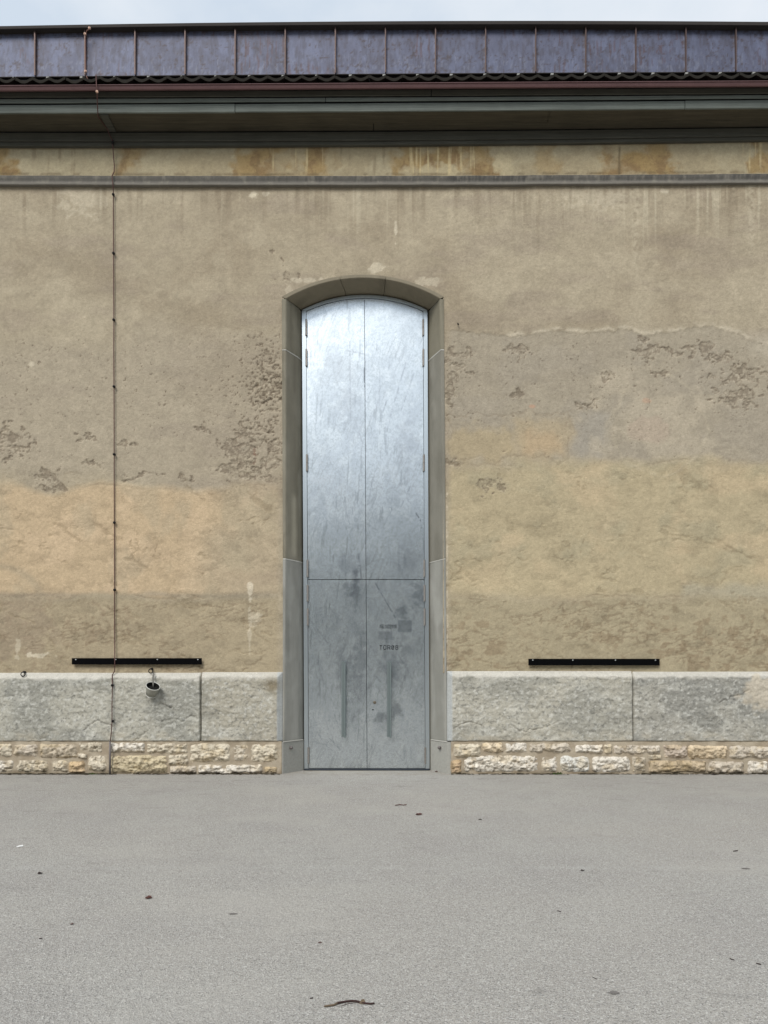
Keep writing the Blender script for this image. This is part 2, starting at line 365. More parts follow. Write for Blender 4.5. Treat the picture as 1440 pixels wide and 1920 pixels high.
# pale salty marks
for cx, cy, rx, ry, k in ((470, 1108, 7, 16, .9), (478, 1158, 12, 14, .6), (72, 1228, 22, 5, .8), (32, 1215, 6, 22, .5), (60, 683, 5, 4, .5), (742, 437, 3, 18, .7),
                          (475, 367, 8, 7, .9), (498, 364, 6, 5, .8), (1245, 357, 8, 5, .95), (153, 372, 45, 32, .35), (706, 503, 14, 9, .55), (545, 548, 15, 12, .3),
                          (800, 528, 28, 8, .4), (578, 525, 25, 5, .5), (1108, 372, 60, 20, .3), (838, 1075, 2, 150, .5), (468, 1180, 3, 50, .5)):
    col = lay(col, lin(204, 194, 172), blob(cx, cy, rx, ry, s=int(cx), wsc=9) * k)
# frieze under the eaves
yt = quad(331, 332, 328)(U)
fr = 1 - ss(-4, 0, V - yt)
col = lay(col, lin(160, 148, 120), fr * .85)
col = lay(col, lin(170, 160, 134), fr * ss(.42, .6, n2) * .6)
och = 0 * U
for a, b, k in ((-60, 26, 1), (216, 256, .8), (446, 622, .95), (738, 932, .95), (1000, 1045, .55), (1122, 1262, 1), (1415, 1500, .9), (-400, -250, .8), (1600, 1700, 1)):
    w1 = (fbm(U / 30, V / 22, 5, int(a) + 500) - .5) * 75
    och = np.maximum(och, ss(a - 9, a + 9, U + w1) * (1 - ss(b - 9, b + 9, U + w1)) * k * (.35 + .9 * ss(.35, .6, fbm(U / 35, V / 30, 5, int(a) + 700))))
col = lay(col, lin(154, 134, 98), fr * och * (.75 + .25 * n2))
col = lay(col, lin(130, 108, 80), fr * och * ss(.5, .66, fbm(UW / 14, V / 40, 5, 90)) * .6)
col = lay(col, lin(178, 166, 136), fr * blob(820, 322, 65, 14, s=8, wsc=20) * .8 + fr * blob(945, 308, 24, 22, s=9, wsc=20) * .7)
st = ss(.60, .70, fbm(U / 3.6, V / 200, 3, 95)) * (1 - ss(20, 50, V - 270 - 34 * vn(U / 4, U * 0, 96)))
zone = np.maximum.reduce([ss(500, 510, U) * (1 - ss(600, 620, U)), ss(760, 770, U) * (1 - ss(890, 900, U)), ss(1380, 1400, U), ss(212, 220, U) * (1 - ss(240, 250, U))])
col = lay(col, lin(192, 176, 138), fr * st * zone * .85)
col = lay(col, lin(112, 98, 76), fr * ss(.62, .74, fbm(U / 9, V / 70, 5, 97)) * ss(.45, .6, fbm(U / 90, V / 90, 3, 98)) * .4)
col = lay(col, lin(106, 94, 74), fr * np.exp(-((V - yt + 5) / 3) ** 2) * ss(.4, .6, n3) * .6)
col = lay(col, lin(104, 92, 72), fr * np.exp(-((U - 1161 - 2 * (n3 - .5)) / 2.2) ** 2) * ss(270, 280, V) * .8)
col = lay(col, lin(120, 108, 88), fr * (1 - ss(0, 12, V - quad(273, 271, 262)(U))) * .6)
# run marks and a darker band under the string course
run = (1 - fr) * (1 - ss(0, 1, (V - 352) / (30 + 150 * vn(U / 9, U * 0, 77))))
col = lay(col, lin(180, 170, 148), run * ss(.54, .68, fbm(U / 6, V / 260, 3, 78)) * (.25 + .6 * np.maximum(ss(1040, 1120, U), ss(620, 640, U) * (1 - ss(760, 800, U)))))
col = lay(col, lin(124, 112, 94), run * ss(.55, .7, fbm(U / 9, V / 200, 3, 79)) * .4)
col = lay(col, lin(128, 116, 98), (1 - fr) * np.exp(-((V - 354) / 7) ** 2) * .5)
for cx, wd, y1, k in ((1192, 7, 560, .5), (1165, 5, 480, .35), (1408, 9, 520, .5), (1375, 5, 430, .4), (1290, 5, 430, .3), (668, 4, 420, .3)):
    col = lay(col, lin(184, 174, 152), (1 - fr) * np.exp(-((U - cx - (n3 - .5) * 6) / wd) ** 2) * (1 - ss(y1 - 120, y1, V)) * ss(.3, .6, n4) * k)
# weathered hollows
pit = 0 * U
holes = [(15, 830, 42, 38, 1), (165, 818, 28, 10, 1), (178, 872, 16, 7, 1.1), (88, 893, 20, 14, 1.15), (78, 914, 16, 8, 1.1), (108, 915, 16, 11, 1), (243, 831, 20, 8, .9), (237, 896, 14, 6, 1), (284, 887, 32, 6, 1.05),
         (350, 893, 20, 10, 1), (380, 806, 12, 11, 1.1), (412, 880, 22, 7, 1.15), (455, 850, 46, 34, 1.1), (455, 885, 50, 14, 1.2), (512, 850, 22, 60, 1), (505, 720, 24, 60, .8), (470, 812, 30, 20, .9), (515, 468, 6, 7, 1.1),
         (538, 518, 20, 10, 1.05), (523, 488, 5, 7, 1.1), (556, 525, 8, 5, 1), (852, 690, 14, 30, 1), (846, 660, 10, 10, 1.1), (872, 702, 14, 6, 1), (875, 661, 10, 14, .95), (972, 660, 24, 14, 1.1), (966, 738, 14, 9, 1.05),
         (1087, 762, 10, 8, 1.15), (1111, 756, 14, 4.5, 1.15), (1141, 705, 11, 8, 1.1), (1220, 652, 40, 15, .95), (1240, 700, 20, 5, 1.05), (1265, 666, 18, 8, .95), (1312, 655, 30, 20, .95), (1350, 672, 24, 12, .9),
         (1395, 705, 50, 22, .95), (1385, 742, 48, 24, 1.05), (1350, 710, 15, 8, 1), (845, 740, 12, 40, .9), (915, 912, 26, 18, .85), (845, 870, 12, 14, .8), (1520, 740, 90, 40, 1), (-120, 850, 110, 35, 1)]
for i, (cx, cy, rx, ry, k) in enumerate(holes):
    r = np.sqrt(((UW - cx) / rx) ** 2 + ((VW - cy) / ry) ** 2)
    pit = np.maximum(pit, k * np.clip(1.25 - r * .8, 0, 1))
pn = fbm(U / 11, V / 7, 5, 13)
ev = pit * .52 + (pn - .5) * 1.25 * (.55 + .45 * ss(.0, .4, pit)) + .27
ero = ss(.62, .70, ev)
fine = ss(.66, .74, fbm(U / 4.2, V / 3.6, 3, 14) * .8 + np.exp(-(((U - 500) / 60) ** 2 + ((V - 740) / 140) ** 2)) * .18 + np.exp(-(((V - 700) / 130) ** 2)) * .06) * ss(600, 640, V) * (1 - ss(900, 930, V))
disp = -ero * (.003 + .012 * ridge(UW / 9, VW / 6, 4, 15)) + ero * .006 * (n4 - .5) - fine * .010
rimp = ss(.50, .60, ev) * (1 - ero)
col = lay(col, lin(150, 139, 121), ero * .25)
col = lay(col, lin(96, 84, 71), ero * ss(.52, .70, ridge(UW / 9, VW / 6, 4, 15)) * .45)  # darker exposed mortar, with crevice shade painted in
col = lay(col, lin(88, 76, 64), ss(.60, .63, ev) * (1 - ss(.66, .72, ev)) * .45)  # edge shade of the hollows painted into the colour
col = lay(col, lin(190, 180, 160), ero * ss(.6, .7, fbm(U / 5, V / 4, 3, 18)) * .4)
col = lay(col, lin(116, 82, 68), ero * blob(462, 850, 40, 30) * ss(.5, .7, n3) * .6)
col = lay(col, lin(176, 165, 145), rimp * .25)
col = lay(col, lin(96, 84, 70), fine * .65)
# trowel marks
tr = ridge(U / 60 + wob * .6, V / 34 - wob * .5, 4, 33)
low = ss(860, 900, V)
disp = disp + .012 * (n1 - .5) + (.004 + .007 * low) * (n2 - .5) + (.0015 + .006 * low) * (tr - .5) + .0035 * (n3 - .5)
lines = ss(.80, .88, ridge(U / 48 + wob, V / 26 + wob * 1.3, 3, 34)) * low * ss(.4, .6, n2)
disp = disp - lines * .006
col = lay(col, lin(132, 118, 94), lines * .36)
flk = ss(.70, .80, ridge(U / 14, V / 6 + U / 40, 3, 36)) * ss(.45, .65, n5) * ss(1120, 1140, V)
disp = disp - flk * .004; col = lay(col, lin(112, 96, 76), flk * .38)
# steps at the edge of old coats
disp = disp + rR * .007 * (1 - ss(topR - 2, topR + 2, V)) + .006 * bL * fadeR + .004 * blob(1225, 790, 95, 90)
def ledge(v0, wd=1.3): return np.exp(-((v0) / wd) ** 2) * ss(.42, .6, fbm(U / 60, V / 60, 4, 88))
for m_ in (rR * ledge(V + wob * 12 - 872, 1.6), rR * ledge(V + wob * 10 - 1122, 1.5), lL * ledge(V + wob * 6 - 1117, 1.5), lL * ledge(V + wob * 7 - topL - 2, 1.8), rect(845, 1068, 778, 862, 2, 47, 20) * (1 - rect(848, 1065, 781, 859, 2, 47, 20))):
    col = lay(col, lin(128, 114, 94), m_ * .3); disp = disp - m_ * .004  # ledge shadow painted as a thin dark line, with a shallow groove
arc = np.exp(-((np.sqrt(((U - 1235) / 92.) ** 2 + ((V - 800) / 92.) ** 2) + (fbm(U / 40, V / 40, 4, 91) - .5) * .35 - 1) / .03) ** 2)
col = lay(col, lin(186, 175, 152), arc * .28 * ss(.4, .6, n2 + .05)); disp = disp + arc * .002
col = col * np.array([1.06, 1.055, 1.055]); 
col = col * (1 + (bL * fadeR)[..., None] * np.array([.03, .0, .0]))
n6 = fbm(U / 2.6, V / 2.6, 3, 44)
col = col * (1 + (n4[..., None] - .5) * .20 + (n3[..., None] - .5) * .16 + (n6[..., None] - .5) * .16)
col = col * (1 - .13 * (ss(.52, .72, fbm(U / 30 + n4, V / 16 + n3, 6, 46)) * (.4 + .6 * low))[..., None])
# cut the doorway
cx_, cy_ = (U[:-1, :-1] + U[1:, 1:]) / 2, (V[:-1, :-1] + V[1:, 1:]) / 2
hole = (cx_ > 532.5) & (cx_ < 830) & (cy_ > arch_y(cx_, 530, 831, 560, 519))
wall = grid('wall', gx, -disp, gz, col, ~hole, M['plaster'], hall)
# ---- hidden core of the hall
b = MB(); b.box(XL, XR, .62, 12, 0, 8.9); b.box(XL, X(528), .05, .6, 0, 8.3); b.box(X(834), XR, .05, .6, 0, 8.3); b.box(X(528), X(834), .05, .6, Z(500), 8.3)
b.build('rear_wall', M['concrete'], hall)

# ---- string course
us = np.arange(PL, PR, 1.9); pr = [(0, .004), (0, -.028), (2, -.05), (6, -.048), (11, -.036), (15, -.050), (16.5, -.058), (19, -.055), (19.3, .004)]
pv = np.array([p[0] for p in pr]); pd = np.array([p[1] for p in pr])
tt = np.linspace(0, len(pr) - 1, 33); pvv = np.interp(tt, range(len(pr)), pv); pdd = np.interp(tt, range(len(pr)), pd)
Ug, Tg = np.meshgrid(us, np.arange(33)); Vg = quad(331, 332, 328)(Ug) + pvv[Tg] + (fbm(Ug / 40, Ug * 0, 3, 3) - .5) * 1.2
Yg = pdd[Tg] + (fbm(Ug / 9, Vg / 9, 3, 8) - .5) * .008
sc_ = np.zeros(Ug.shape + (3,)) + lin(104, 101, 95)
sc_ = lay(sc_, lin(78, 76, 73), (.35 + .65 * ss(.30, .66, fbm(Ug / 2.6 + Vg * .03, Vg / 30, 5, 66))) * (1 - ss(6, 19, pvv[Tg] + 12 * fbm(Ug / 3, Ug * 0, 3, 67) - 4)) * (.45 + .55 * ss(250, 800, Ug)) * (.6 + .4 * ss(.3, .6, fbm(Ug / 90, Ug * 0, 3, 68))))
sc_ = lay(sc_, lin(136, 131, 120), ss(.50, .8, fbm(Ug / 7, Vg / 12, 5, 69)) * .5)
sc_ = lay(sc_, lin(126, 122, 114), ss(13, 16, pvv[Tg]) * .6)
grid('string_course', X(Ug)[::-1], Yg[::-1], Z(Vg)[::-1], sc_[::-1], None, M['string'], hall)

# ---- relief blocks (heightfield faces with closed edges)
def relief(name, x0, x1, z0, z1, depth, color, m, parent, back=.02, step=.011, seed=0, warp=0.):
    nx = max(4, int((x1 - x0) / step)); nz_ = max(4, int((z1 - z0) / step))
    a, c = np.meshgrid(np.linspace(0, 1, nx + 1), np.linspace(0, 1, nz_ + 1))
    x = x0 + a * (x1 - x0); z = z0 + c * (z1 - z0)
    if warp:                                   # uneven outline
        wx = (fbm(x * 9, z * 9, 3, seed + 3) - .5) * 2 * warp; wz = (fbm(x * 9, z * 9, 3, seed + 4) - .5) * 2 * warp
        rr = min(x1 - x0, z1 - z0) * .26; cxx, czz = (x0 + x1) / 2, (z0 + z1) / 2
        hx_, hz_ = (x1 - x0) / 2, (z1 - z0) / 2
        qx = np.maximum(np.abs(x - cxx) - (hx_ - rr), 0); qz = np.maximum(np.abs(z - czz) - (hz_ - rr), 0)
        ln = np.sqrt(qx * qx + qz * qz); mxq = np.maximum(qx, qz)
        f = np.where(ln > 1e-6, mxq / np.maximum(ln, 1e-6), 1)
        x = np.where(qx > 0, cxx + np.sign(x - cxx) * (hx_ - rr + qx * f), x) + wx
        z = np.where(qz > 0, czz + np.sign(z - czz) * (hz_ - rr + qz * f), z) + wz
    y = depth(x, z, a, c)
    e = (a == 0) | (a == 1) | (c == 0) | (c == 1)
    y = np.where(e, back, y)
    return grid(name, x, y, z, color(x, z, a, c), None, m, parent)

# ---- plinth
plinth = tag(MB().box(X(PL), X(527), .005, .05, 0, Z(1262)).box(X(842), X(PR), .005, .05, 0, Z(1262)).build('plinth', M['concrete'], hall))
ZB = Z(1390)
cracks = [[(308, 1352), (330, 1347), (345, 1352), (362, 1342), (372, 1348)], [(240, 1400), (262, 1382), (275, 1372)], [(850, 1363), (880, 1352), (905, 1360)], [(955, 1356), (972, 1370), (1010, 1366), (1045, 1350)],
          [(1345, 1318), (1375, 1305), (1400, 1295)], [(160, 1368), (185, 1352), (215, 1362)], [(1280, 1375), (1300, 1390)], [(295, 1322), (312, 1320), (322, 1326)]]
def crackmask(u, v, wd=1.3):
    m = np.zeros(u.shape); uu = u + (fbm(u / 8, v / 8, 3, 5) - .5) * 7; vv = v + (fbm(u / 8, v / 8, 3, 6) - .5) * 9
    for c_ in cracks:
        for (x0, y0), (x1, y1) in zip(c_[:-1], c_[1:]):
            dx, dy = x1 - x0, y1 - y0; t = np.clip(((uu - x0) * dx + (vv - y0) * dy) / (dx * dx + dy * dy), 0, 1)
            d = np.hypot(uu - x0 - t * dx, vv - y0 - t * dy); m = np.maximum(m, np.exp(-(d / wd) ** 2))
    return m
def plinth_block(p0, p1, ztop_l, ztop_r, tone, seed, door=0):
    x0, x1 = X(p0), X(p1)
    z1 = max(Z(ztop_l), Z(ztop_r))
    def depth(x, z, a, c):
        u, v = PX(x), PY(z); zt = Z(ztop_l) * (1 - a) + Z(ztop_r) * a
        h = .075 + .040 * (fbm(x * 3.2, z * 4.2, 4, seed) - .5) + .018 * (fbm(x * 13, z * 17, 4, seed + 1) - .5) + .014 * (ridge(x * 7 + z * 2.5, z * 11, 4, seed + 2) - .5) + .013 * (fbm(x * 38 + z * 12, z * 44, 2, seed + 3) - .5)
        h -= .016 * crackmask(u, v)
        d_top = (zt - z); ch = .095 + .07 * (fbm(x * 5, z * 5, 4, seed + 5) - .5)
        h = np.minimum(h, .012 + np.maximum(d_top, 0) / ch * .075 + .006 * (fbm(x * 20, z * 20, 3, 9)))
        ed = np.minimum(x - x0, x1 - x) if door == 0 else ((x - x0) if door == 1 else (x1 - x))
        h = np.minimum(h, .045 + np.maximum(ed - .001, 0) * 5 * fbm(x * 0, z * 9, 3, seed))
        if door:
            e2 = (x1 - x) if door == 1 else (x - x0)
            h = np.minimum(h, .004 + np.maximum(e2, 0) / .085 * .078)
        h = np.minimum(h, .035 + (z - ZB) * 3)
        return -h
    def colr(x, z, a, c):
        u, v = PX(x), PY(z); zt = Z(ztop_l) * (1 - a) + Z(ztop_r) * a
        k = np.zeros(x.shape + (3,)) + lin(*(t + o_ for t, o_ in zip(tone, (5, 2, -3))))
        k = lay(k, lin(*(t - 26 for t in tone)), ss(.45, .65, fbm(x * 1.3, z * 2, 4, seed + 7)) * .6)
        k = lay(k, lin(190, 188, 178), ss(.55, .7, fbm(x * 4, z * 6, 5, seed + 8)) * .45)
        k = lay(k, lin(110, 110, 106), ss(.60, .75, fbm(x * 34 + z * 14, z * 40, 3, seed + 9)) * .6)
        k = lay(k, lin(205, 204, 196), ss(.60, .72, fbm(x * 26 + 9, z * 30, 3, seed + 10)) * .5)
        k = lay(k, lin(204, 200, 190), (1 - ss(.07, .12, zt - z + .10 * (fbm(x * 7, z * 7, 4, seed + 4) - .5))) * .7)
        k = lay(k, lin(178, 170, 152), ss(.5, .7, fbm(x * 5, z * 8, 4, seed + 11)) * (1 - ss(ZB, ZB + .25, z)) * .6)
        k = lay(k, lin(80, 76, 70), crackmask(u, v, .8) * .55 * ss(.3, .6, fbm(u / 9, v / 9, 3, 8)))
        if door:
            e2 = (x1 - x) if door == 1 else (x - x0)
            k = lay(k, lin(176, 180, 180), (1 - ss(.075, .095, e2)) * .8)
            if door == 1:
                k = lay(k, lin(120, 108, 84), np.exp(-(((u - 512) / 14) ** 2 + ((v - 1285) / 14) ** 2)) * .8)
        r = np.sqrt(((u - 1440) / 55) ** 2 + ((v - 1300) / 40) ** 2) + (fbm(x * 6, z * 6, 3, 5) - .5)
        k = lay(k, lin(196, 186, 168), (1 - ss(.7, 1, r)) * .8)
        return k
    relief('plinth_block', x0, x1, ZB, z1, depth, colr, M['plinth'], plinth, back=.005, step=.0125, seed=seed)
plinth_block(PL, -130, 1264, 1263, (168, 167, 160), 900)
plinth_block(-129, 377.8, 1263, 1261, (168, 168, 161), 100)
plinth_block(378.6, 531, 1261, 1260, (164, 162, 153), 300, door=1)
plinth_block(837, 1184.1, 1258, 1259, (172, 171, 163), 400, door=-1)
plinth_block(1184.9, 1520, 1259, 1259, (160, 160, 155), 500)
plinth_block(1521.5, PR, 1259, 1260, (154, 154, 148), 600)

# ---- rubble base: mortar bed with separate stones
def mort(p0, p1):
    a, c = np.meshgrid(np.arange(X(p0), X(p1) + .01, .018), np.arange(-.02, ZB + .02, .018))
    y = -.046 - .016 * fbm(a * 12, c * 12, 3, 3) - .012 * fbm(a * 3, c * 3, 3, 4)
    k = np.zeros(a.shape + (3,)) + lin(160, 147, 128); k = lay(k, lin(180, 169, 150), ss(.4, .65, fbm(a * 7, c * 9, 4, 6)) * .7)
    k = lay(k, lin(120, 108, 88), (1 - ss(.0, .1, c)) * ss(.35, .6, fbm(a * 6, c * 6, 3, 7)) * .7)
    return a, y, c, k
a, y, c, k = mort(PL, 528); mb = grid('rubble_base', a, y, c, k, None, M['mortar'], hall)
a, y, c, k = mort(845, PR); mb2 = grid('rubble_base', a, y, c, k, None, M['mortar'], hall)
def stone(p0, p1, q0, q1, tone, seed, par, proud=.10):
    x0, x1, z0, z1 = X(p0 - 1.8), X(p1 + 1.8), Z(q1 + 1.3), Z(q0 - 1.3)
    rr = min(x1 - x0, z1 - z0)
    def depth(x, z, a, c):
        ed = np.minimum(np.minimum(a, 1 - a) * (x1 - x0), np.minimum(c, 1 - c) * (z1 - z0))
        dome = 1 - (1 - np.clip(ed / (rr * .42), 0, 1)) ** 2.2
        h = .030 + (proud - .030) * dome + dome * (.072 * (ridge(x * 6.5 + z * 3, z * 13, 4, seed) - .55) + .045 * (fbm(x * 15, z * 20, 4, seed + 1) - .5) + .025 * (vn(x * 32, z * 40, seed + 2) - .5))
        return -h
    def colr(x, z, a, c):
        k = np.zeros(x.shape + (3,)) + lin(*tone)
        k = lay(k, lin(*[min(255, t + 18) for t in tone]), ss(.45, .65, fbm(x * 10, z * 14, 4, seed + 4)) * .7)
        k = lay(k, lin(196, 174, 132), ss(.52, .7, fbm(x * 8, z * 9, 4, seed + 5)) * .35)
        k = lay(k, lin(126, 112, 92), ss(.52, .68, fbm(x * 22, z * 26, 4, seed + 6)) * .55)
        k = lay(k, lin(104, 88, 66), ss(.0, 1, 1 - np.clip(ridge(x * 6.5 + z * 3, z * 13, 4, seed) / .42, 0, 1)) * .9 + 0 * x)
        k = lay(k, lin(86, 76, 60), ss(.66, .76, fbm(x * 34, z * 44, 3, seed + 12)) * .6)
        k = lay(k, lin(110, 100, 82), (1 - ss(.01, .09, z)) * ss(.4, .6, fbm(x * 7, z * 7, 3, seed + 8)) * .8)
        return k
    relief('stone', x0, x1, z0, z1, depth, colr, M['rubble'], par, back=-.02, step=.0105, seed=seed, warp=.014)
W, C_, Y_, P_, O_ = (218, 211, 198), (204, 194, 174), (194, 181, 152), (194, 184, 168), (182, 165, 138)
LS = [(-4, 28, 13, 40, C_), (29, 75, 15, 39, P_), (77, 148, 14, 42, (186, 174, 154)), (152, 195, 12, 31, C_), (149, 165, 33, 41, C_), (208, 273, 13, 31, W), (278, 353, 13, 33, C_), (358, 435, 13, 51, C_), (438, 469, 15, 49, (196, 186, 168)), (470, 524, 14, 51, C_),
      (-6, 30, 44, 69, W), (34, 94, 44, 68, C_), (100, 130, 45, 68, C_), (132, 163, 47, 70, (204, 180, 146)), (166, 204, 35, 70, C_), (208, 317, 35, 71, Y_), (317, 355, 35, 55, C_), (321, 370, 56, 70, P_), (374, 417, 54, 70, W), (424, 493, 53, 69, W), (414, 438, 61, 72, W), (498, 520, 57, 68, (190, 172, 140))]
RS = [(10, 61, 14, 41, C_), (63, 102, 13, 31, (212, 196, 170)), (106, 146, 13, 31, W), (151, 231, 13, 32, P_), (237, 289, 16, 32, W), (291, 304, 16, 33, C_), (307, 395, 17, 34, P_), (400, 446, 16, 42, (190, 176, 160)), (447, 521, 17, 44, (204, 186, 158)), (523, 612, 18, 43, P_),
      (5, 25, 44, 70, (186, 162, 132)), (27, 169, 35, 69, W), (172, 205, 36, 69, W), (207, 264, 36, 69, (214, 212, 204)), (267, 340, 37, 69, W), (342, 369, 37, 69, (190, 180, 162)), (372, 396, 35, 43, C_), (373, 480, 46, 69, O_), (483, 552, 47, 71, P_), (558, 597, 46, 72, W)]
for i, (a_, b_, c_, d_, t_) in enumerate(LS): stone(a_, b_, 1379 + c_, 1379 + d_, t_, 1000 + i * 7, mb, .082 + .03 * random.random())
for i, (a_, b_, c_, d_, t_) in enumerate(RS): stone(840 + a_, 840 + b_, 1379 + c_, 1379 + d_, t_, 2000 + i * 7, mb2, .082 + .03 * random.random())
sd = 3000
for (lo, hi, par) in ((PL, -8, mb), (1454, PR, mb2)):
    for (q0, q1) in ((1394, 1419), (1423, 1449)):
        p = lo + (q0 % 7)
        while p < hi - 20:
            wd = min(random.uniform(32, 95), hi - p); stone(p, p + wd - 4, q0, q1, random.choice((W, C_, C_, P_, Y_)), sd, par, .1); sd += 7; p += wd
dm = MB()                                                       # damp soil and crumbs at the foot of the wall
for i in range(2600):
    p = random.uniform(-160, 1600)
    if 526 < p < 846: continue
    if p > 200 and random.random() < (.35 if vn(p / 30, 0, 5) > .5 else .85): continue
    s_ = random.uniform(.004, .014); x_ = X(p); y_ = -.085 - abs(random.gauss(0, .022)); dm.box(x_ - s_ * 2, x_ + s_ * 1.6, y_ - s_, y_ + s_, -.002, s_ * random.uniform(.5, 1.4))
tag(dm.build('dirt', M['dirt']), label='dark soil crumbs gathered along the foot of the wall', kind='stuff')

# ---- door surround
sur = MB().box(X(531), X(560), .40, .60, 0, Z(585)).box(X(806), X(834), .40, .60, 0, Z(585)).build('door_surround', M['concrete'], hall)
RD = .36
dep = [(.004, .002), (-.014, -.014), (-.014, -.014), (.22, .22), (.25, .25), (RD + .05, RD + .05)]
# profile x positions in the photo at given rows: outer, arris, chamfer end, inner
def pl(py): t = np.interp(py, [556, 657, 1048, 1390], [0, 1, 2, 3]); return t
def sideL(py): return [np.interp(py, [556, 1048, 1400], v) for v in ((528.5, 530.5, 530.5), (536.5, 535.5, 532.5), (558, 559.5, 560.5), (565, 567, 569))]
def sideR(py): return [np.interp(py, [556, 1048, 1400], v) for v in ((832, 835.5, 838), (825, 832.5, 835.5), (810, 814, 816), (803, 805.5, 807))]
DP = [0., -.014, -.014, .25, .40]       # depth of: outer edge on wall, outer edge front, arris, chamfer end, inner back
def jamb(y0, y1, tone, side, seed, mt=None):
    rows = np.linspace(y1 - .35, y0 + .35, max(3, int((y1 - y0) / 3))); nst = 26
    xs_, ys_, zs_ = [], [], []
    for r in rows:
        q = (sideL if side < 0 else sideR)(r)
        px = [q[0], q[0], q[1], q[2], q[3]]; ref = [0, 0, 0, .25, RD]
        pts = [(X(px[i], ref[i]), DP[i]) for i in range(5)]
        t = np.linspace(0, 4, nst)
        xx = np.interp(t, range(5), [p[0] for p in pts]); yy = np.interp(t, range(5), [p[1] for p in pts])
        zz = np.full(nst, Z(r, 0))
        e = 1 if (r == rows[0] or r == rows[-1]) else 0
        xs_.append(xx); ys_.append(yy + e * .004); zs_.append(zz)
    x, y, z = np.array(xs_), np.array(ys_), np.array(zs_)
    y = y + (fbm(x * 8, z * 4, 3, seed) - .5) * .006
    k = np.zeros(x.shape + (3,)) + lin(*tone)
    k = lay(k, lin(*(t - 20 for t in tone)), ss(.45, .7, fbm((x + y) * 9, z * .9, 4, seed)) * .6)
    k = lay(k, lin(*(min(255, t + 16) for t in tone)), ss(.55, .7, fbm((x + y) * 5, z * 1.6, 4, seed + 1)) * .5)
    if side < 0 and y1 > 1000 and y0 < 700:      # pale run on the left jamb
        v = PY(z); k = lay(k, lin(172, 166, 148), np.exp(-(((x - X(549)) / .03) ** 2)) * ss(915, 935, v) * (1 - ss(1030, 1047, v)) * .7)
    if side > 0: x, y, z, k = x, y, z, k
    if side > 0: x, y, z, k = x[::-1], y[::-1], z[::-1], k[::-1]
    grid('stone', x, y, z, k, None, mt or M['surround'], sur)
for s_ in (-1, 1):
    jamb(561, 657, (130, 125, 110), s_, 11 + s_); jamb(657, 1048, (130, 125, 111) if s_ < 0 else (132, 129, 119), s_, 21 + s_); jamb(1048, 1390, (150, 149, 142), s_, 31 + s_)
def voussoir(p0, p1, seed):
    ts = np.linspace(p0, p1, 28); xs_, ys_, zs_ = [], [], []
    for t in ts:
        o = (528.5 + t * 303.5,); px = [528.5 + t * 303.5, 528.5 + t * 303.5, 536.5 + t * 288.5, 558 + t * 252, 565 + t * 238]
        py = [arch_y(px[0], 528.4, 832.1, 557, 515.5)] * 2 + [arch_y(px[2], 536.4, 825.1, 561, 522), arch_y(px[3], 557.9, 810.1, 575, 543), arch_y(px[4], 564.9, 803.1, 580, 551)]
        ref = [0, 0, 0, .25, RD]
        tt_ = np.linspace(0, 4, 26)
        xs_.append(np.interp(tt_, range(5), [X(px[i], ref[i]) for i in range(5)])); zs_.append(np.interp(tt_, range(5), [Z(py[i], ref[i]) for i in range(5)]))
        ys_.append(np.interp(tt_, range(5), DP) + (.004 if t in (ts[0], ts[-1]) else 0))
    x, y, z = np.array(xs_), np.array(ys_), np.array(zs_)
    k = np.zeros(x.shape + (3,)) + lin(134, 126, 109)
    k = lay(k, lin(116, 109, 94), ss(.45, .7, fbm(x * 5, z * 5 + y * 5, 4, seed)) * .6)
    grid('stone', x, y, z, k, None, M['surround'], sur)
voussoir(0, .3515, 41); voussoir(.3545, .6445, 42); voussoir(.6475, 1, 43)
def tri(x): return x
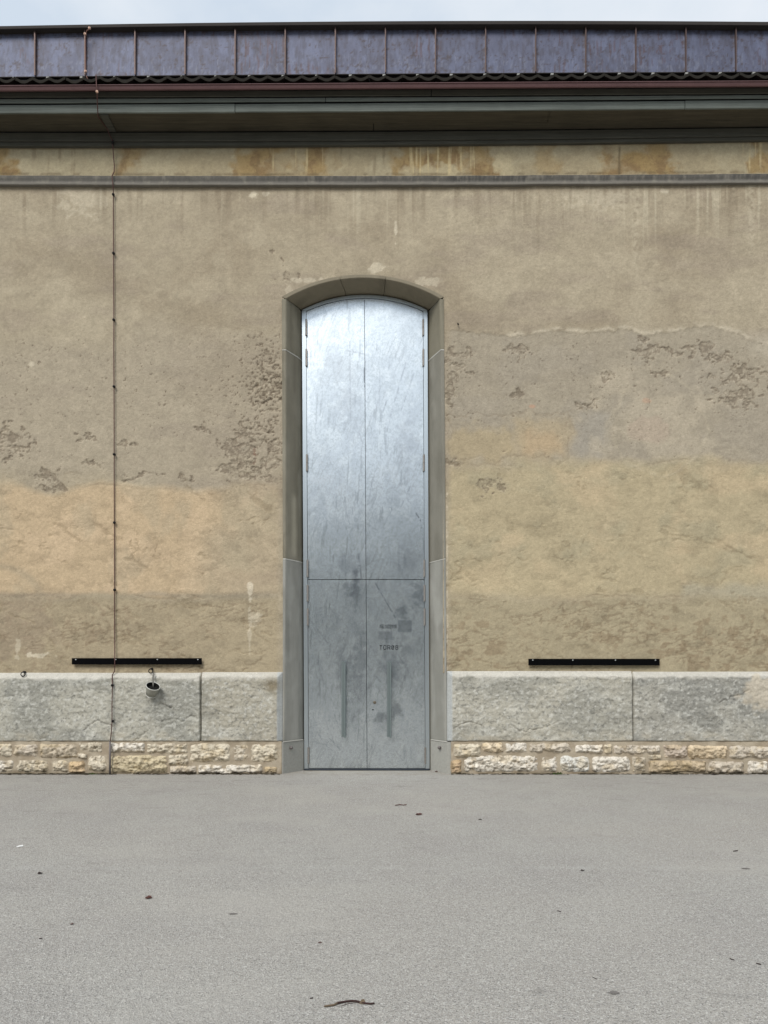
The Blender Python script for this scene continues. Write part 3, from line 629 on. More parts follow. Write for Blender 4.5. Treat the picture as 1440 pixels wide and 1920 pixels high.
# pale lime joints of the surround, a few millimetres proud
for s_ in (-1, 1):
    for r in (657, 1048.3):
        q = (sideL if s_ < 0 else sideR)(r); jm = MB()
        P0 = [(X(q[0]), -.017), (X(q[1]), -.017), (X(q[2], .25), .247), (X(q[3], RD), RD + .02)]
        hh = .007
        vs = [];
        for (x_, y_) in P0: vs += [(x_ - s_ * .002, y_, Z(r) - hh + random.uniform(-.003, .003)), (x_ - s_ * .002, y_, Z(r) + hh + random.uniform(-.003, .003))]
        jm.add(vs, [(i * 2, i * 2 + 2, i * 2 + 3, i * 2 + 1) for i in range(3)]); jm.build('mortar_joint', M['joint'], sur)
for s_ in (-1, 1):                          # granite blocks at the foot
    q = (sideL if s_ < 0 else sideR)(1440); o_ = -1 if s_ < 0 else 1
    xo = X(529) if s_ < 0 else X(845); xm = X(531.5) if s_ < 0 else X(838); xi = X(569.3, RD) if s_ < 0 else X(807.3, RD)
    zt0, zt1 = Z(1390.9), Z(1390, RD) - .0
    g_ = MB(); P0 = [(xo, .03), (xo, -.045), (xm, -.045), (xi, RD - .01), (xi, RD + .05)]
    zt = [zt0] * 5; nn = len(P0)
    vs = [(p[0], p[1], -.02) for p in P0] + [(p[0], p[1], zt[i]) for i, p in enumerate(P0)] + [((xo + xi) / 2 - s_ * -.1, RD + .05, zt0)]
    fs = [(i, i + 1, nn + i + 1, nn + i) for i in range(nn - 1)] + [tuple(range(nn, 2 * nn))]
    if s_ > 0: fs = [f[::-1] for f in fs]
    g_.add(vs, fs); g_.build('granite_block', M['granite'], sur)
    # bolt sticking out of the block
    bx = X(542.5) if s_ < 0 else X(827.5); t = (bx - xm) / (xi - xm); by = -.045 + t * (RD + .035)
    nv = np.array([-s_ * (RD + .035), -(abs(xi - xm)), 0.]); nv /= np.linalg.norm(nv)
    MB().lathe([(0, .05), (.018, .048), (.026, .036), (.026, .018), (.014, .012), (.014, -.01)], (bx, by, Z(1403)), nv, 14).build('bolt', M['sheath'], sur, smooth=True)
    # pale weather line on the top of the block
    MB().tube([(xm + (xi - xm) * t_, -.049 + t_ * (RD + .03), zt0 + .002) for t_ in np.linspace(0, .97, 6)], .008, 6).build('mortar_joint', M['joint'], sur)

# ---- the door
door = MB().box(X(560, RD), X(808, RD), RD + .09, RD + .11, .02, Z(545, RD)).build('door', M['dark'], hall)
door['label'] = 'tall arched double door of galvanised sheet steel, bright above and dull below'
def dl(py): return np.interp(py, [582, 1444], [566.3, 570.8])     # frame outer left, right, middle
def dr(py): return np.interp(py, [582, 1444], [801.2, 805.4])
def dmid(py): return np.interp(py, [560, 1440], [683.4, 688.3])
# frame: jamb posts and arched head, leaves sit 6 mm back
FY0, FY1 = RD - .012, RD + .06
fm = MB()
for side in (-1, 1):
    vs = []
    for r in (1441, 583):
        a_, b_ = (dl(r), dl(r) + 7.6) if side < 0 else (dr(r) - 7.6, dr(r))
        for (p, yy) in ((a_, FY0), (b_, FY0), (b_, FY1), (a_, FY1)): vs.append((X(p, RD), yy, Z(r, RD)))
    fm.add(vs, [(0, 1, 5, 4), (1, 2, 6, 5), (2, 3, 7, 6), (3, 0, 4, 7), (0, 3, 2, 1), (4, 5, 6, 7)])
ts = np.linspace(0, 1, 41); vs = []
for t in ts:
    po = dl(582) + t * (dr(582) - dl(582)); pi_ = dl(582) + 7.6 + t * (dr(582) - dl(582) - 15.2)
    yo = arch_y(po, dl(582) - .01, dr(582) + .01, 582, 553.4); yi = arch_y(pi_, dl(582) + 7.5, dr(582) - 7.5, 584, 559.6)
    for (p, q, yy) in ((pi_, yi, FY0), (po, yo, FY0), (po, yo, FY1), (pi_, yi, FY1)): vs.append((X(p, RD), yy, Z(q, RD)))
fm.add(vs, [(i * 4 + a_, i * 4 + (a_ + 1) % 4, i * 4 + 4 + (a_ + 1) % 4, i * 4 + 4 + a_) for i in range(40) for a_ in range(4)])
fm.build('frame', M['zincframe'], door)
MB().box(X(570.8, RD), X(805.4, RD), RD - .05, RD + .08, .004, Z(1441.5, RD)).build('threshold', M['threshold'], door, bevel=.004)
def leaf(side, top, name='door_leaf'):
    y0, y1 = (560, 1086.1) if top else (1087.0, 1440.5)
    rows = np.arange(y1, y0 - 25 * 0, -1.15); rows = np.concatenate([[rows[0], rows[0] - .12], rows[1:], [y0 + .12, y0]]) if rows[-1] > y0 + .2 else np.concatenate([[rows[0], rows[0] - .12], rows[1:-1], [y0 + .12, y0]])
    ncol = 98; xs_, zs_ = [], []
    T = np.linspace(0, 1, ncol - 2); T = np.concatenate([[0, .0012], T[1:-1], [.9988, 1]])
    xx = np.zeros((len(rows), ncol)); zz = np.zeros_like(xx); uu = np.zeros_like(xx); vv = np.zeros_like(xx)
    for i, r in enumerate(rows):
        a_, b_ = (dl(r) + 8.15, dmid(r) - .32) if side < 0 else (dmid(r) + .32, dr(r) - 8.15)
        u_ = a_ + T * (b_ - a_); v_ = np.full(ncol, r)
        if top:
            yi = arch_y(u_, dl(582) + 8.0, dr(582) - 8.0, 584.6, 560.2)
            s0 = (r - 560) / (1086.1 - 560); v_ = yi + s0 * (1086.1 - yi)
        uu[i] = u_; vv[i] = v_
    y = np.full(xx.shape, RD + .002)
    e = np.zeros(xx.shape, bool); e[0] = e[-1] = True; e[:, 0] = e[:, -1] = True
    y = y + .004 * (fbm(uu / 60, vv / 90, 2, 12) - .5) * (0 if False else 1)
    y[e] = RD + .05
    # surface: spangle, rubbed patches, runs
    k = np.zeros(xx.shape + (3,)) + lin(217, 225, 230)
    k = lay(k, lin(200, 208, 214), ss(.4, .65, fbm(uu / 30, vv / 45, 5, 51)) * .55)
    k = lay(k, lin(230, 237, 240), ss(.5, .68, fbm(uu / 14, vv / 20, 5, 52)) * .5)
    k = lay(k, lin(182, 190, 192), ss(.50, .64, fbm(uu / 2.2, vv / 2.6, 3, 53)) * .40)
    k = lay(k, lin(160, 168, 172), ss(.62, .72, fbm(uu / 4 + vv / 90, vv / 30, 5, 54)) * ss(.45, .6, fbm(uu / 40, vv / 60, 3, 56)) * .45)
    k = lay(k, lin(168, 174, 177), ss(.64, .70, fbm((uu + vv * .38) / 3.2, (vv - uu * .3) / 40, 4, 55)) * ss(.5, .65, fbm(uu / 50, vv / 50, 3, 57)) * .35)
    def bl(cx, cy, rx, ry, cc, m_, s=3):
        nonlocal k
        r_ = np.sqrt(((uu - cx) / rx) ** 2 + ((vv - cy) / ry) ** 2) + (fbm(uu / 9, vv / 9, 4, s) - .5) * 2.0 + (fbm(uu / 3, vv / 3, 3, s) - .5) * .8
        k = lay(k, lin(*cc), (1 - ss(.1, 1.2, r_)) * m_)
    def bar(x0, x1, y0_, y1_, cc, m_):
        nonlocal k
        k = lay(k, lin(*cc), ss(x0 - 1.5, x0 + 1.5, uu) * (1 - ss(x1 - 1.5, x1 + 1.5, uu)) * ss(y0_ - 1.5, y0_ + 1.5, vv) * (1 - ss(y1_ - 1.5, y1_ + 1.5, vv)) * (.6 + .5 * fbm(uu / 6, vv / 6, 3, 7)) * m_)
    def scr(x0, y0_, x1, y1_, wd, cc, m_):
        nonlocal k
        dx, dy = x1 - x0, y1_ - y0_; t_ = np.clip(((uu - x0) * dx + (vv - y0_) * dy) / (dx * dx + dy * dy), 0, 1)
        d_ = np.hypot(uu - x0 - t_ * dx, vv - y0_ - t_ * dy); k = lay(k, lin(*cc), np.exp(-(d_ / wd) ** 2) * ss(.25, .55, fbm(uu / 6, vv / 6, 3, 77)) * m_)
    DK, LT = (142, 150, 158), (222, 228, 232)
    bl(668, 1110, 10, 26, (136, 144, 152), .6); bl(655, 1105, 14, 14, (140, 148, 156), .5); bl(676, 1230, 16, 60, DK, .4, 9); bl(668, 1290, 20, 60, DK, .4, 10); bl(640, 1250, 12, 40, DK, .4, 11)
    bl(625, 1235, 14, 30, LT, .35); bl(716, 1345, 13, 14, (132, 140, 146), .55, 5); bl(742, 1335, 13, 20, (132, 140, 146), .55, 6); bl(742, 1315, 18, 8, LT, .35)
    bar(746, 772, 1163, 1185, (140, 148, 156), .7); bar(709, 736, 1184, 1199, (150, 156, 164), .5); bl(755, 1145, 16, 12, (136, 144, 152), .6, 4)
    bl(785, 1115, 14, 26, (138, 146, 154), .5, 15); bl(735, 1100, 28, 10, LT, .3, 16); bl(735, 1260, 20, 40, (150, 158, 166), .5, 17); bl(760, 1220, 14, 30, DK, .35, 18)
    bl(668, 1078, 8, 14, (120, 126, 136), .7, 19); bl(650, 1060, 30, 25, (160, 168, 176), .4, 20); bl(765, 1055, 20, 30, (158, 164, 172), .4, 21); bl(600, 900, 30, 9, LT, .4, 22); bl(650, 760, 26, 40, (176, 182, 188), .35, 23)
    bl(640, 700, 40, 40, (176, 182, 186), .4, 24); bl(760, 820, 20, 60, (168, 174, 180), .35, 25)
    scr(700, 1092, 738, 1158, 1.6, LT, .7); scr(703, 1092, 741, 1158, 1.2, (120, 128, 138), .7); scr(744, 1094, 762, 1130, 2.4, LT, .7); scr(762, 1130, 786, 1160, 2.0, LT, .7); scr(766, 1196, 774, 1210, 2, LT, .6); scr(784, 1228, 796, 1250, 1.6, LT, .7)
    scr(704, 1200, 720, 1240, 1.2, LT, .5); scr(735, 1270, 790, 1345, 1.0, LT, .35); scr(742, 1340, 760, 1385, 1.2, LT, .45); scr(712, 1210, 722, 1240, 1, LT, .4); scr(690, 1300, 735, 1430, 1.4, LT, .35); scr(760, 1230, 792, 1312, 1.2, LT, .5)
    scr(725, 752, 712, 790, 1.3, (150, 156, 162), .6); scr(765, 666, 732, 780, 1.3, (160, 166, 172), .6); scr(776, 700, 752, 770, 1.3, (156, 162, 168), .5); scr(650, 657, 682, 664, 1.2, (150, 156, 162), .6); scr(683, 690, 683.5, 725, 1.2, (110, 116, 124), .8)
    scr(780, 962, 788, 975, 1, (96, 100, 108), .8); scr(788, 975, 790, 990, 1, (96, 100, 108), .8); scr(770, 910, 752, 950, 1, (130, 136, 144), .5); scr(752, 900, 766, 940, 1, (130, 136, 144), .4); scr(590, 870, 640, 862, 1, LT, .5)
    scr(672, 1040, 678, 1085, 1.6, (118, 124, 132), .6); scr(656, 640, 657, 790, .9, (150, 156, 162), .5); scr(712, 690, 712, 760, 1, (160, 166, 172), .4); scr(630, 1084, 637, 1078, 1, (90, 96, 104), .6)
    rs = random.Random(side * 10 + top)
    for i in range(46):
        if top: x0_, y0_ = rs.uniform(580, 790), rs.uniform(620, 1060)
        else: x0_, y0_ = rs.uniform(580, 790), rs.uniform(1100, 1420)
        an = rs.gauss(1.35, .35) if top else rs.gauss(1.0, .35); ln = rs.uniform(10, 60)
        scr(x0_, y0_, x0_ + math.cos(an) * ln, y0_ + math.sin(an) * ln, rs.uniform(.7, 1.3), LT if rs.random() < .5 else (142, 148, 156), rs.uniform(.2, .5))
    o = grid(name, X(uu, RD), y, Z(vv, RD), k, None, M['zinc'], door, smooth=False)
    return o
for s_ in (-1, 1):
    for t_ in (True, False): leaf(s_, t_)
for side in (-1, 1):
    for r0, r1 in ((600, 630), (656, 687), (853, 884), (1050, 1082), (1097, 1128), (1141, 1173), (1401, 1432)):
        rm = (r0 + r1) / 2; p = (dl(rm) + 8.0) if side < 0 else (dr(rm) - 8.0); x_ = X(p, RD)
        h_ = MB(); zA, zM, zB = Z(r1, RD), Z(rm, RD), Z(r0, RD); yy = RD - .022
        h_.tube([(x_, yy, zA), (x_, yy, zM - .004)], .0155, 10); h_.tube([(x_, yy, zM + .004), (x_, yy, zB)], .0155, 10); h_.tube([(x_, yy, zA), (x_, yy, zB)], .009, 8)
        h_.build('hinge', M['hinge'], door, smooth=False)
for pc in (645.5, 730.5):
    x_ = X(pc, RD); hb = MB(); zt, zb = Z(1241, RD), Z(1381, RD)
    hb.box(x_ - .040, x_ - .004, RD - .075, RD - .067, zb, zt); hb.box(x_ - .002, x_ + .026, RD - .095, RD - .060, zb - .01, zt + .005)
    hb.box(x_ - .012, x_ + .012, RD - .066, RD + .003, zt - .18, zt - .15); hb.box(x_ - .012, x_ + .012, RD - .066, RD + .003, zb + .15, zb + .18)
    hb.build('handle', M['handle'], door, bevel=.002)
MB().lathe([(0, .014), (.018, .014), (.024, .010), (.026, 0)], (X(702.5, RD), RD + .002, Z(1317, RD)), (0, -1, 0), 18).build('lock', M['brass'], door)
MB().box(X(697.5, RD), X(701, RD), RD - .006, RD - .001, Z(1331.5, RD), Z(1330, RD)).build('key_slot', M['dark'], door)
GL = {'T': [[(0, 1), (1, 1)], [(.5, 1), (.5, 0)]], 'O': [[(.2, 0), (.8, 0), (1, .25), (1, .75), (.8, 1), (.2, 1), (0, .75), (0, .25), (.2, 0)]],
      'R': [[(0, 0), (0, 1), (.8, 1), (1, .85), (1, .6), (.8, .45), (0, .45)], [(.55, .45), (1, 0)]],
      '0': [[(.25, 0), (.75, 0), (.95, .25), (.95, .75), (.75, 1), (.25, 1), (.05, .75), (.05, .25), (.25, 0)], [(.2, .2), (.8, .8)]],
      '8': [[(.2, 0), (.8, 0), (.97, .15), (.97, .38), (.8, .53), (.2, .53), (.06, .68), (.06, .85), (.22, 1), (.78, 1), (.94, .85), (.94, .68), (.8, .53)], [(.2, .53), (.03, .38), (.03, .15), (.2, 0)]],
      'N': [[(0, 0), (0, 1), (1, 0), (1, 1)]], 'A': [[(0, 0), (.5, 1), (1, 0)], [(.2, .35), (.8, .35)]], 'U': [[(0, 1), (0, .2), (.2, 0), (.8, 0), (1, .2), (1, 1)]],
      'S': [[(0, .15), (.2, 0), (.8, 0), (1, .15), (1, .38), (.8, .5), (.2, .5), (0, .65), (0, .85), (.2, 1), (.8, 1), (1, .87)]], 'G': [[(1, .85), (.8, 1), (.2, 1), (0, .8), (0, .2), (.2, 0), (.8, 0), (1, .2), (1, .48), (.55, .48)]],
      'F': [[(0, 0), (0, 1), (1, 1)], [(0, .5), (.8, .5)]], 'E': [[(1, 0), (0, 0), (0, 1), (1, 1)], [(0, .5), (.85, .5)]], 'I': [[(.5, 0), (.5, 1)]], 'H': [[(0, 0), (0, 1)], [(1, 0), (1, 1)], [(0, .5), (1, .5)]], 'L': [[(0, 1), (0, 0), (1, 0)]]}
def writing(s, p0, p1, r0, r1, st, name='lettering'):
    x0, x1, z1, z0 = X(p0, RD), X(p1, RD), Z(r0, RD), Z(r1, RD); cw = (x1 - x0) / len(s); gw = cw * .62; mb_ = MB(); lift = 0
    for i, ch in enumerate(s):
        for line in GL[ch]:
            for (a0, b0), (a1, b1) in zip(line[:-1], line[1:]):
                A = np.array([x0 + i * cw + a0 * gw, z0 + b0 * (z1 - z0)]); Bq = np.array([x0 + i * cw + a1 * gw, z0 + b1 * (z1 - z0)])
                t = Bq - A; t /= np.linalg.norm(t); nn_ = np.array([-t[1], t[0]]) * st / 2; A = A - t * st * .4; Bq = Bq + t * st * .4
                yy = RD - .0035 - lift * .00006; lift += 1
                q = [A - nn_, Bq - nn_, Bq + nn_, A + nn_]; mb_.add([(p[0], yy, p[1]) for p in q], [(0, 1, 2, 3)])
    mb_.build(name, M['ink'], door)
writing('TOR08', 711.7, 749.0, 1210.3, 1217.6, .0085)
writing('NOTAUSGANG', 712.2, 744.5, 1171.2, 1174.1, .0038); writing('FREIHALTEN', 712.2, 744.5, 1175.0, 1178.0, .0038)

# ---- eaves: timber boards
cor = MB().box(XL, XR, -.03, .62, Z(258), Z(215)).build('eaves', M['dark'], hall)
def board(f0, f1, y0, y1, m, p0=PL, p1=PR, name='board', seed=0, ref=None, amp=.5):
    """long board between two photo rows on plane y0 (front face); y1 is its back"""
    ref = y0 if ref is None else ref
    pu = np.linspace(p0, p1, max(6, int((p1 - p0) / 18))); mb_ = MB(); vs = []
    for p in pu:
        t0, t1 = f0(p), f1(p); j0 = (float(fbm(p / 60, 0, 3, seed)) - .5) * amp; j1 = (float(fbm(p / 60, 9, 3, seed)) - .5) * amp
        zt, zb = Z(t0 + j0, ref), Z(t1 + j1, ref); x_ = X(p, ref)
        vs += [(x_, y0, zb), (x_, y0, zt), (x_, y1, zt), (x_, y1, zb)]
    n_ = len(pu)
    fs = [(i * 4 + b, i * 4 + 4 + b, i * 4 + 4 + (b + 1) % 4, i * 4 + (b + 1) % 4) for i in range(n_ - 1) for b in range(4)] + [(0, 1, 2, 3), (n_ * 4 - 1, n_ * 4 - 2, n_ * 4 - 3, n_ * 4 - 4)]
    mb_.add(vs, fs); return mb_.build(name, m, cor, bevel=.004)
q = quad
board(q(266.6, 265, 256.4), q(273.5, 271.3, 262.5), -.055, .0, M['wooddark'], seed=1)
board(q(248.6, 246.6, 239.2), q(264, 262.4, 254), -.075, .0, M['wooddark'], seed=2)
# soffit planks
def soffit(ya, yb, p0, p1):
    mb_ = MB(); vs = []; pu = np.linspace(p0, p1, 30)
    for p in pu:
        zc = Z(q(245, 243, 236)(p), -.075)
        vs += [(X(p), ya, zc), (X(p), yb, zc), (X(p), yb, zc + .03), (X(p), ya, zc + .03)]
    fs = [(i * 4 + b, i * 4 + 4 + b, i * 4 + 4 + (b + 1) % 4, i * 4 + (b + 1) % 4) for i in range(29) for b in range(4)]
    mb_.add([(v[0], v[1], v[2]) for v in vs], [f[::-1] for f in fs]); mb_.build('soffit_board', M['soffit'], cor)
soffit(-.20, -.05, PL, 700); soffit(-.20, -.05, 701, PR); soffit(-.425, -.203, PL, 1020); soffit(-.425, -.203, 1021, PR)
zc = float(Z(q(245, 243, 236)(200), -.075)); MB().box(X(188, -.42), X(202, -.42), -.42, -.078, zc - .022, zc - .001).build('soffit_batten', M['wooddark'], cor)
b3t, b3b = q(196.8, 192.4, 187.2), q(211.8, 208.2, 202)
board(b3t, b3b, -.45, -.42, M['wood'], PL, 440, seed=3); board(q(197.4, 193, 187.8), q(211.2, 208.2, 202), -.446, -.42, M['wood'], 441, 1284, seed=4); board(b3t, b3b, -.45, -.42, M['wood'], 1285, PR, seed=5)
board(q(185.4, 182.3, 177.8), q(193, 188.8, 183.6), -.475, -.455, M['wood'], PL, 610, seed=6); board(q(185.4, 182.3, 177.8), q(193, 188.8, 183.6), -.475, -.455, M['wood'], 611, PR, seed=26)
board(q(172.5, 168.5, 164.3), q(182, 179, 174.4), -.50, -.48, M['wooddark'], PL, 808, seed=7); board(q(172.5, 168.5, 164.3), q(182, 179, 174.4), -.50, -.48, M['wooddark'], 809.5, PR, seed=8)  # top board: shade under the gutter put into the darker wood colour
board(q(150, 146, 142), q(204, 200, 195), -.41, -.3, M['dark'], name='gap_shade_backing', seed=9)  # near-black sheet, shade in the board gaps put in as colour
# gutter
gu = np.linspace(PL, PR, 90); prof = [(-.50, 172.6), (-.60, 171.6), (-.615, 169.5), (-.625, 166), (-.635, 161.5), (-.645, 160.6), (-.635, 159.8), (-.61, 163), (-.5, 170)]
vs = []
for p in gu:
    off = float(q(172.3, 167.5, 163.5)(p)) - 172.3
    for (yy, r) in prof: vs.append((X(p, -.6), yy, Z(r + off, yy)))
k_ = len(prof); gm = MB(); gm.add(vs, [(i * k_ + b, i * k_ + b + 1, (i + 1) * k_ + b + 1, (i + 1) * k_ + b) for i in range(len(gu) - 1) for b in range(k_ - 1)])
gm.build('gutter', M['gutter'], hall)
# roof tiles, one front row laid over the gutter
troof = MB().box(XL, XR, -.40, .6, Z(172, -.4), Z(166, -.4)).build('tile_roof', M['dark'], hall)
tp = 31.6; pitch = math.tan(math.radians(22)); p = PL - 5; TY = -.585
def tile_z(t):                                   # wavy cross section, 0..1 across a tile, in metres
    return float(np.interp(t, [0, .10, .22, .34, .48, .60, .74, .86, .94, 1], [.046, .040, .022, .008, .001, .003, .016, .034, .044, .050]))
tw = X(720 + tp, TY); SEG = 14; vs = []
for yy, back in ((0, 0), (.50, 1)):
    for hh in (0, .042):
        for s_ in range(SEG + 1):
            t = s_ / SEG; vs.append((t * (tw - .004) - tw / 2, yy, tile_z(t) + hh + yy * pitch))
n_ = SEG + 1; fs = []
for s_ in range(SEG):
    fs += [(s_, s_ + 1, n_ + s_ + 1, n_ + s_), (2 * n_ + s_ + 1, 2 * n_ + s_, 3 * n_ + s_, 3 * n_ + s_ + 1), (s_, 2 * n_ + s_, 2 * n_ + s_ + 1, s_ + 1), (n_ + s_, n_ + s_ + 1, 3 * n_ + s_ + 1, 3 * n_ + s_)]
fs += [(0, n_, 3 * n_, 2 * n_), (SEG, 2 * n_ + SEG, 3 * n_ + SEG, n_ + SEG)]
tme = bpy.data.meshes.new('roof_tile'); tme.from_pydata(vs, [], fs); tme.update(); tme.materials.append(M['tile']); i = 0
while p < PR:
    off = float(q(156.5, 151.5, 147)(p + tp / 2))
    o = bpy.data.objects.new('roof_tile', tme); sc.collection.objects.link(o); o.parent = troof
    o.location = (X(p + tp / 2, TY), TY + random.uniform(-.008, .008), Z(off, TY) + random.uniform(-.006, .006)); o.rotation_euler = (random.uniform(-.01, .01), random.uniform(-.03, .03), random.uniform(-.02, .02))
    if i % 2 == 0:
        MB().box(X(p + tp * .80, TY), X(p + tp * .97, TY), TY + .02, TY + .05, Z(off - 11.5, TY), Z(off - 14.5, TY)).build('tile_clip', M['clip'], troof)
    p += tp; i += 1
# ---- metal clad band above the tiles
MY = -.40
band = MB().box(XL, XR, MY + .06, 1.2, Z(142, MY), Z(60, MY)).build('metal_band', M['cap'], hall)
seam0 = 161.; sp = 93.65; ct, cb = q(48.5, 39.3, 40.5), q(54.5, 46, 47.5); pb = q(144.5, 138.6, 134.8)
p = seam0 - math.ceil((seam0 - PL) / sp) * sp; idx = 0
while p < PR:
    pa, pe = p, p + sp
    U_, T_ = np.meshgrid(np.linspace(pa, pe, 48), np.linspace(0, 1, 46)); top = cb(U_) - 3; bot = pb(U_); V_ = bot + (top - bot) * T_
    yy = MY + .006 * (fbm(U_ / 40, V_ / 40, 2, idx) - .5) + T_ * .02
    ed = np.minimum(U_ - pa, pe - U_); yy = yy - .006 * (1 - ss(0, 3, ed))
    k = np.zeros(U_.shape + (3,)) + lin(86, 89, 108) * (1 + .10 * random.uniform(-1, 1))
    k = lay(k, lin(101, 107, 130), ss(.45, .65, fbm(U_ / 22, V_ / 40, 4, 200 + idx)) * .55)
    k = lay(k, lin(70, 67, 76), ss(.48, .66, fbm(U_ / 5, V_ / 16, 4, 230 + idx)) * .5)
    k = lay(k, lin(126, 130, 144), ss(.60, .70, fbm(U_ / 3, V_ / 9, 3, 260 + idx)) * (1 - ss(.1, .6, T_)) * .3)
    rs_ = ss(.54, .66, fbm(U_ / 4, V_ / 4, 4, 290 + idx) * .7 + .3 * fbm(U_ / 18, V_ / 12, 3, 295 + idx) + .16 * ss(.78, 1, T_) + .14 * (1 - ss(0, 9, ed)) + .06 * ss(.6, 1, T_) * ss(.4, .7, fbm(U_ / 30, V_ / 30, 3, 300 + idx)) - .05)
    k = lay(k, lin(66, 56, 57), rs_ * .7)
    k = lay(k, lin(82, 56, 50), ss(.93, .98, T_) * .7 + ss(.6, .70, fbm(U_ / 2.5, V_ / 30, 3, 310 + idx)) * ss(.5, .65, fbm(U_ / 50, V_ / 50, 2, 5)) * .5 * (T_ < .93))  # shadow below the cap painted as a dark band, plus brown streaks
    grid('metal_panel', X(U_, MY), yy, Z(V_, MY), k, None, M['panel'], band)
    x_ = X(pa, MY); sm_ = MB(); zt, zb = float(Z(cb(pa) - 1, MY)), float(Z(pb(pa) + .6, MY)); sm_.box(x_ - .006, x_ + .008, MY - .032, MY + .01, zb, zt)
    sm_.box(x_ - .010, x_ + .002, MY - .038, MY - .031, zb, zt); sm_.build('seam', M['seam'], band)
    p += sp; idx += 1
def strip(f0, f1, y0, y1, m, name):
    pu = np.linspace(PL, PR, 80); vs = []
    for p in pu: vs += [(X(p, y0), y0, Z(f1(p), y0)), (X(p, y0), y0, Z(f0(p), y0)), (X(p, y0), y1, Z(f0(p), y0) + .005), (X(p, y0), y1, Z(f1(p), y0))]
    mb_ = MB(); mb_.add(vs, [(i * 4 + b, i * 4 + 4 + b, i * 4 + 4 + (b + 1) % 4, i * 4 + (b + 1) % 4) for i in range(79) for b in range(4)]); return mb_.build(name, m, band, bevel=.004)
strip(ct, cb, MY - .075, MY + 2.0, M['cap'], 'cap_flashing')
strip(lambda p: pb(p) - 1, lambda p: pb(p) + .8, MY - .012, MY + .01, M['cap'], 'drip_edge')

# ---------------------------------------------------------------- lightning conductor
lc = empty('lightning_conductor', 'thin dark lightning conductor cable clipped down the wall left of the door', 'cable')
CK = -.03
def wp(px, py, d): return (X(px, d), d, float(Z(py, d)))
cab = [wp(211, 262, -.085), wp(211.5, 272, -.09), wp(212.5, 290, -.05), wp(214.5, 312, -.045), wp(214, 322, -.05), wp(210, 330, -.085), wp(212, 348, -.085), wp(212.5, 365, CK)]
ys_ = [420, 475, 540, 600, 660, 725, 790, 852, 915, 980, 1045, 1106, 1170]
cab += [wp(212.6 + (y_ - 365) / 870 * 2.6 + random.uniform(-.25, .25), y_, CK) for y_ in ys_]
cab += [wp(215.2, 1230, -.04), wp(215.2, 1234, -.075), wp(215.2, 1248, -.075), wp(215, 1258, -.05), wp(210.5, 1266, -.06), wp(210.3, 1275, -.10), wp(210.6, 1290, -.115), wp(210, 1320, -.115), wp(210, 1352, -.115), wp(208.5, 1375, -.115), wp(206.5, 1392, -.125)]
MB().tube(cab, .0075, 8).build('cable', M['cable'], lc, smooth=True)
MB().tube([wp(206.5, 1390, -.13), wp(206.2, 1420, -.13), wp(206, 1450.5, -.13)], .0165, 10).build('sheath', M['sheath'], lc, smooth=True)
up = [wp(180, 141, -.62), wp(181, 160, -.67), wp(182, 172, -.665), wp(182.5, 196, -.52), wp(183.5, 212, -.47), (-4.245, -.40, zc - .022), (-4.225, -.26, zc - .022), (-4.20, -.12, zc - .022), wp(204, 250, -.10), wp(210, 262, -.09), wp(211, 266, -.085)]
MB().tube(up, .007, 8).build('cable', M['cable'], lc, smooth=True)
MB().tube([wp(167.5, 55, -.50), wp(163, 57, -.49), wp(160.5, 64, -.47), wp(160.7, 135, -.47), wp(162, 143, -.52), wp(165, 149, -.56)], .0055, 8).build('cable', M['conduit'], lc, smooth=True)
MB().tube([wp(184, 143, -.56), wp(190, 146, -.56), wp(198, 149, -.56)], .005, 6).build('cable', M['cable'], lc)
def clamp(px, py, d, r=.016, m='copper'):
    c_ = MB(); x_, y_, z_ = wp(px, py, d); c_.box(x_ - r, x_ + r, y_ - .012, y_ + .012, z_ - r * .8, z_ + r * .8); c_.lathe([(0, .022), (r * .5, .02), (r * .6, .01), (r * .6, 0)], (x_, y_ - .004, z_), (0, -1, 0), 8); c_.build('clamp', M[m], lc, bevel=.003)
for a_ in ((167.8, 53, -.50), (159.5, 64, -.48), (160.5, 134, -.48), (182, 172, -.675)): clamp(*a_)
for (px_, py_) in ((211.5, 268, ), (212.6, 365), (213, 475), (213.4, 600), (213.8, 725), (214.2, 852), (214.6, 980), (215, 1106), (210.6, 1285), (211.5, 1352)):
    d_ = -.10 if py_ < 300 or py_ > 1270 else CK - .006
    x_, y_, z_ = wp(px_, py_, d_); c_ = MB(); c_.lathe([(0, .026), (.014, .024), (.021, .012), (.021, -.004), (.008, -.006), (.008, -.05)], (x_, y_, z_), (0, -1, 0), 10); c_.build('clip', M['iron'], lc, smooth=True)

# ---------------------------------------------------------------- black rails
for (p0, p1, r0, r1, scs, lab) in ((134.5, 378, 1234, 1246, (142, 217, 295, 371), 'flat black steel rail screwed to the wall above the hanging bucket, left of the door'),
                                   (991, 1237, 1235.2, 1247.6, (999, 1074, 1154, 1229), 'flat black steel rail screwed to the bare wall right of the door')):
    t = empty('wall_rail', lab, 'rail', 'black rails on the wall beside the door')
    r_ = MB(); yy = -.062; r_.box(X(p0, yy), X(p1, yy), yy, yy + .02, Z(r1, yy), Z(r0, yy)); r_.build('rail', M['black'], t, bevel=.003)
    for s_ in scs:
        MB().lathe([(0, .007), (.007, .006), (.010, .002), (.010, 0)], (X(s_, yy), yy, Z(r0 + 2.6, yy)), (0, -1, 0), 10).build('screw', M['screw'], t)
        MB().lathe([(.012, 0), (.012, .06)], (X(s_, yy), yy + .015, Z(r0 + 5, yy)), (0, 1, 0), 8).build('spacer', M['black'], t)
